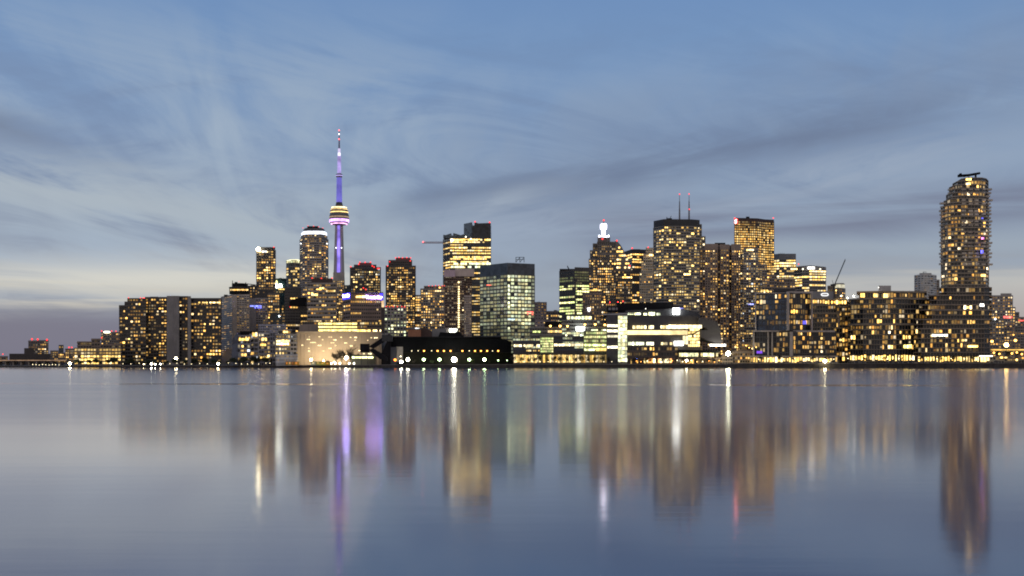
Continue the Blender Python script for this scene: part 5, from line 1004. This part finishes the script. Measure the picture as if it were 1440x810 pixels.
for i, (px, py) in enumerate(((1397.6, 496), (1405.4, 497.6), (1423, 497), (1430, 495.6), (1437, 498))): street_lamp(px, py, 760, .6, (1, .44, .08), 7, 'small amber lamp under the east elevated road, ' + ORD[i] + ' from the podium', 'amber lamps under the east elevated road')

# ============ trees
BARK = wall((.035, .027, .02), .9); TWIG = wall((.05, .04, .03), .9)
def leafmat(c):
    m, nt, b = newmat('leaf'); p = nt.node('ShaderNodeNewGeometry').outputs['Position']
    q = nt.mix(nt.noise(p, .9, 3, .6), tuple(x * .5 for x in c), tuple(x * 1.5 for x in c)); nt.l.new(q.s, b.inputs['Base Color']); b.inputs['Roughness'].default_value = .7; return m
LEAF = leafmat((.045, .055, .025)); RUST = leafmat((.20, .09, .03))
def tree_meshes(seed, H, leafy=False):
    rg = random.Random(seed); tr = MB(); tw = MB()
    tips = []
    def grow(p, d, ln, r, lv):
        q = p + d * ln; (tr if lv < 3 else tw).tube(p, q, r, r * .62, 6 if lv < 2 else 4)
        if lv >= 4: tips.append(q); return
        n = (7, 5, 5, 4)[lv]
        for i in range(n):
            t = rg.uniform(.35, 1) if lv else rg.uniform(.45, 1)
            a = rg.uniform(0, 6.283); s = rg.uniform(.35, .95)
            nd = (d + Vector((math.cos(a) * s, math.sin(a) * s, rg.uniform(.0, .35)))).normalized()
            grow(p.lerp(q, t), nd, ln * rg.uniform(.55, .85), max(.035, r * .5), lv + 1)
    grow(Vector((0, 0, -.2)), Vector((rg.uniform(-.05, .05), 0, 1)).normalized(), H * .36, H * .02, 0)
    if leafy:
        for tp in tips:
            for _ in range(6):
                c = tp + Vector((rg.gauss(0, .5), rg.gauss(0, .5), rg.gauss(0, .4))); u = Vector((rg.uniform(-1, 1), rg.uniform(-1, 1), rg.uniform(-1, 1))).normalized() * .24; v = u.orthogonal().normalized() * .17
                tw.add([c - u - v, c + u - v, c + u + v, c - u + v], [(0, 1, 2, 3)])
    return tr, tw
PROTO = {}
def tree(kind, px, D, H, label, group, rot):
    key = kind
    leafy = kind.startswith('leaf') or kind.startswith('rust')
    if key not in PROTO:
        tr, tw = tree_meshes({'bare_a': 4, 'bare_b': 9, 'bare_c': 23, 'leaf_a': 31, 'leaf_b': 37, 'rust_a': 41}[kind], 10.0, leafy)
        r = thing('tree' if leafy else 'bare_tree', label, 'tree', (0, 0, 0), group)
        a = tr.build('trunk', BARK, r); c_ = tw.build('crown', (RUST if 'rust' in kind else LEAF) if leafy else TWIG, r)
        PROTO[key] = (r, a, c_); o = r
    else:
        r, a, c_ = PROTO[key]; o = r.copy(); C.objects.link(o)
        for ch in (a, c_): q = ch.copy(); C.objects.link(q); q.parent = o
        o['label'] = label; o['group'] = group
    o.location = (PX(px, D), D, gz(px)); o.rotation_euler = (0, 0, rot); o.scale = (H / 10,) * 3
rg = random.Random(8); BK = ('bare_a', 'bare_b', 'bare_c')
for i, (px, H) in enumerate(((473, 11), (481, 12), (492.5, 14), (499, 10))): tree(BK[i % 3], px, 748, H, ('broad', 'round crowned', 'tallest', 'smaller')[i] + ' bare tree against the floodlit refinery wall, ' + ORD[i] + ' from the orange containers', 'bare trees under the refinery wall', i * 1.3)
for i, (px, H) in enumerate(((455, 3), (460, 3.4), (464, 2.6))): tree('rust_a', px, 747, H, 'rust coloured shrub lit by the floodlights, ' + ORD[i] + ' from the yellow container', 'rusty shrubs under the refinery wall', i * 2.1)
for i in range(15): tree(BK[i % 3], 724 + i * 9.3 + rg.uniform(-2, 2), 716, rg.uniform(5.5, 7.5), 'slim bare tree before the lit shops of the media office, ' + ORD[i] + ' from the black shed', 'bare trees before the media office', rg.uniform(0, 6))
for i in range(14): tree(BK[(i + 1) % 3], 888 + i * 9 + rg.uniform(-2, 2), 711, rg.uniform(4.5, 6.5), 'bare tree among the amber stalls, ' + ORD[i] + ' from the bright glass shaft', 'bare trees among the stalls', rg.uniform(0, 6))
for i in range(7): tree(('leaf_a', 'leaf_b')[i % 2], 108 + i * 9 + rg.uniform(-3, 3), 872, rg.uniform(4, 7), 'dark bushy tree before the yellow office block, ' + ORD[i] + ' from the elevated road', 'dark trees before the yellow office block', rg.uniform(0, 6))
for i in range(16): tree(('leaf_a', 'leaf_b', 'bare_a')[i % 3], 178 + i * 9.4 + rg.uniform(-3, 3), 812, rg.uniform(3.5, 6.5), 'dark tree at the foot of the apartment slabs, ' + ORD[i] + ' from the yellow office block', 'dark trees below the apartment slabs', rg.uniform(0, 6))
for i in range(8): tree(('leaf_b', 'bare_b')[i % 2], 326 + i * 8 + rg.uniform(-3, 3), 764, rg.uniform(4, 7), 'dark tree below the glass waterside apartments, ' + ORD[i] + ' from the hotel tower', 'dark trees below the glass apartments', rg.uniform(0, 6))
for i in range(13): tree(BK[i % 3], 1068 + i * 25 + rg.uniform(-5, 5), 686, rg.uniform(4.5, 6.5), 'bare street tree before the east quay shops, ' + ORD[i] + ' from the dazzling mast lamp', 'street trees on the east quay', rg.uniform(0, 6))
for i in range(6): tree(('leaf_a', 'bare_c')[i % 2], 560 + i * 26 + rg.uniform(-5, 5), 736, rg.uniform(2.5, 4), 'low dark shrub before the black shed, ' + ORD[i] + ' from the gantry', 'low shrubs before the black shed', rg.uniform(0, 6))

# ============ parked cars on the east quay
CARP = None
def car_proto():
    t = thing('parked_car', 'x', 'car', (0, 0, 0), 'cars parked on the east quay')
    prof = [(-2.2, .35), (-2.25, .75), (-1.9, .88), (-1.0, .95), (-.55, 1.42), (.75, 1.45), (1.45, .98), (2.15, .86), (2.25, .6), (2.2, .35)]
    m_ = MB(); n = len(prof)
    rows = [(-.86, .93), (-.78, 1.0), (.78, 1.0), (.86, .93)]
    vs = [(x * k, y, z) for y, k in rows for x, z in prof]
    m_.add(vs, [(r * n + i, r * n + (i + 1) % n, (r + 1) * n + (i + 1) % n, (r + 1) * n + i) for r in range(3) for i in range(n)] + [tuple(range(n - 1, -1, -1)), tuple(range(3 * n, 4 * n))]); m_.build('body', wall((.05, .05, .055), .25, .1), t)
    for s in (-1, 1):
        m_ = MB(); m_.slab([(-.9, .98), (-.48, 1.36), (.7, 1.38), (1.25, 1.0)], s * .875 - .01, s * .875 + .01); m_.build('window', glass((.02, .02, .022), .08), t)
        for x in (-1.4, 1.4):
            m_ = MB(); m_.tube((x, s * .72, .33), (x, s * .9, .33), .33, .33, 16); wh = m_.build('wheel', wall((.02, .02, .02), .8), t)
            m_ = MB(); m_.tube((x, s * .86, .33), (x, s * .92, .33), .19, .17, 12); m_.build('rim', wall((.4, .4, .4), .3, .1, .1, .8), wh)
        m_ = MB(); m_.box(2.12, 2.26, s * .6 - .14, s * .6 + .14, .62, .76); m_.build('headlight', wall((.6, .6, .58), .2), t)
        m_ = MB(); m_.box(-2.27, -2.16, s * .6 - .14, s * .6 + .14, .66, .8); m_.build('tail_light', wall((.3, .02, .02), .3), t)
    return t
for i, (px, fl) in enumerate(((1126, 0), (1137, 1), (1149, 0), (1172, 1), (1204, 0), (1213, 0), (1252, 1), (1266, 0), (1279.5, 1), (1296, 0), (1312, 1), (1331, 0), (1347, 1), (1400, 0))):
    D_ = 676
    if i == 0: CARP = car_proto(); o = CARP
    else:
        o = CARP.copy(); C.objects.link(o)
        for ch in CARP.children:
            q = ch.copy(); C.objects.link(q); q.parent = o
            for g2 in ch.children: q2 = g2.copy(); C.objects.link(q2); q2.parent = q
    o['label'] = 'dark car parked along the east quay edge, ' + ORD[i] + ' from the blue boxed building'
    o.location = (PX(px, D_), D_, gz(px)); o.rotation_euler = (0, 0, math.pi * fl + (i % 3 - 1) * .04)
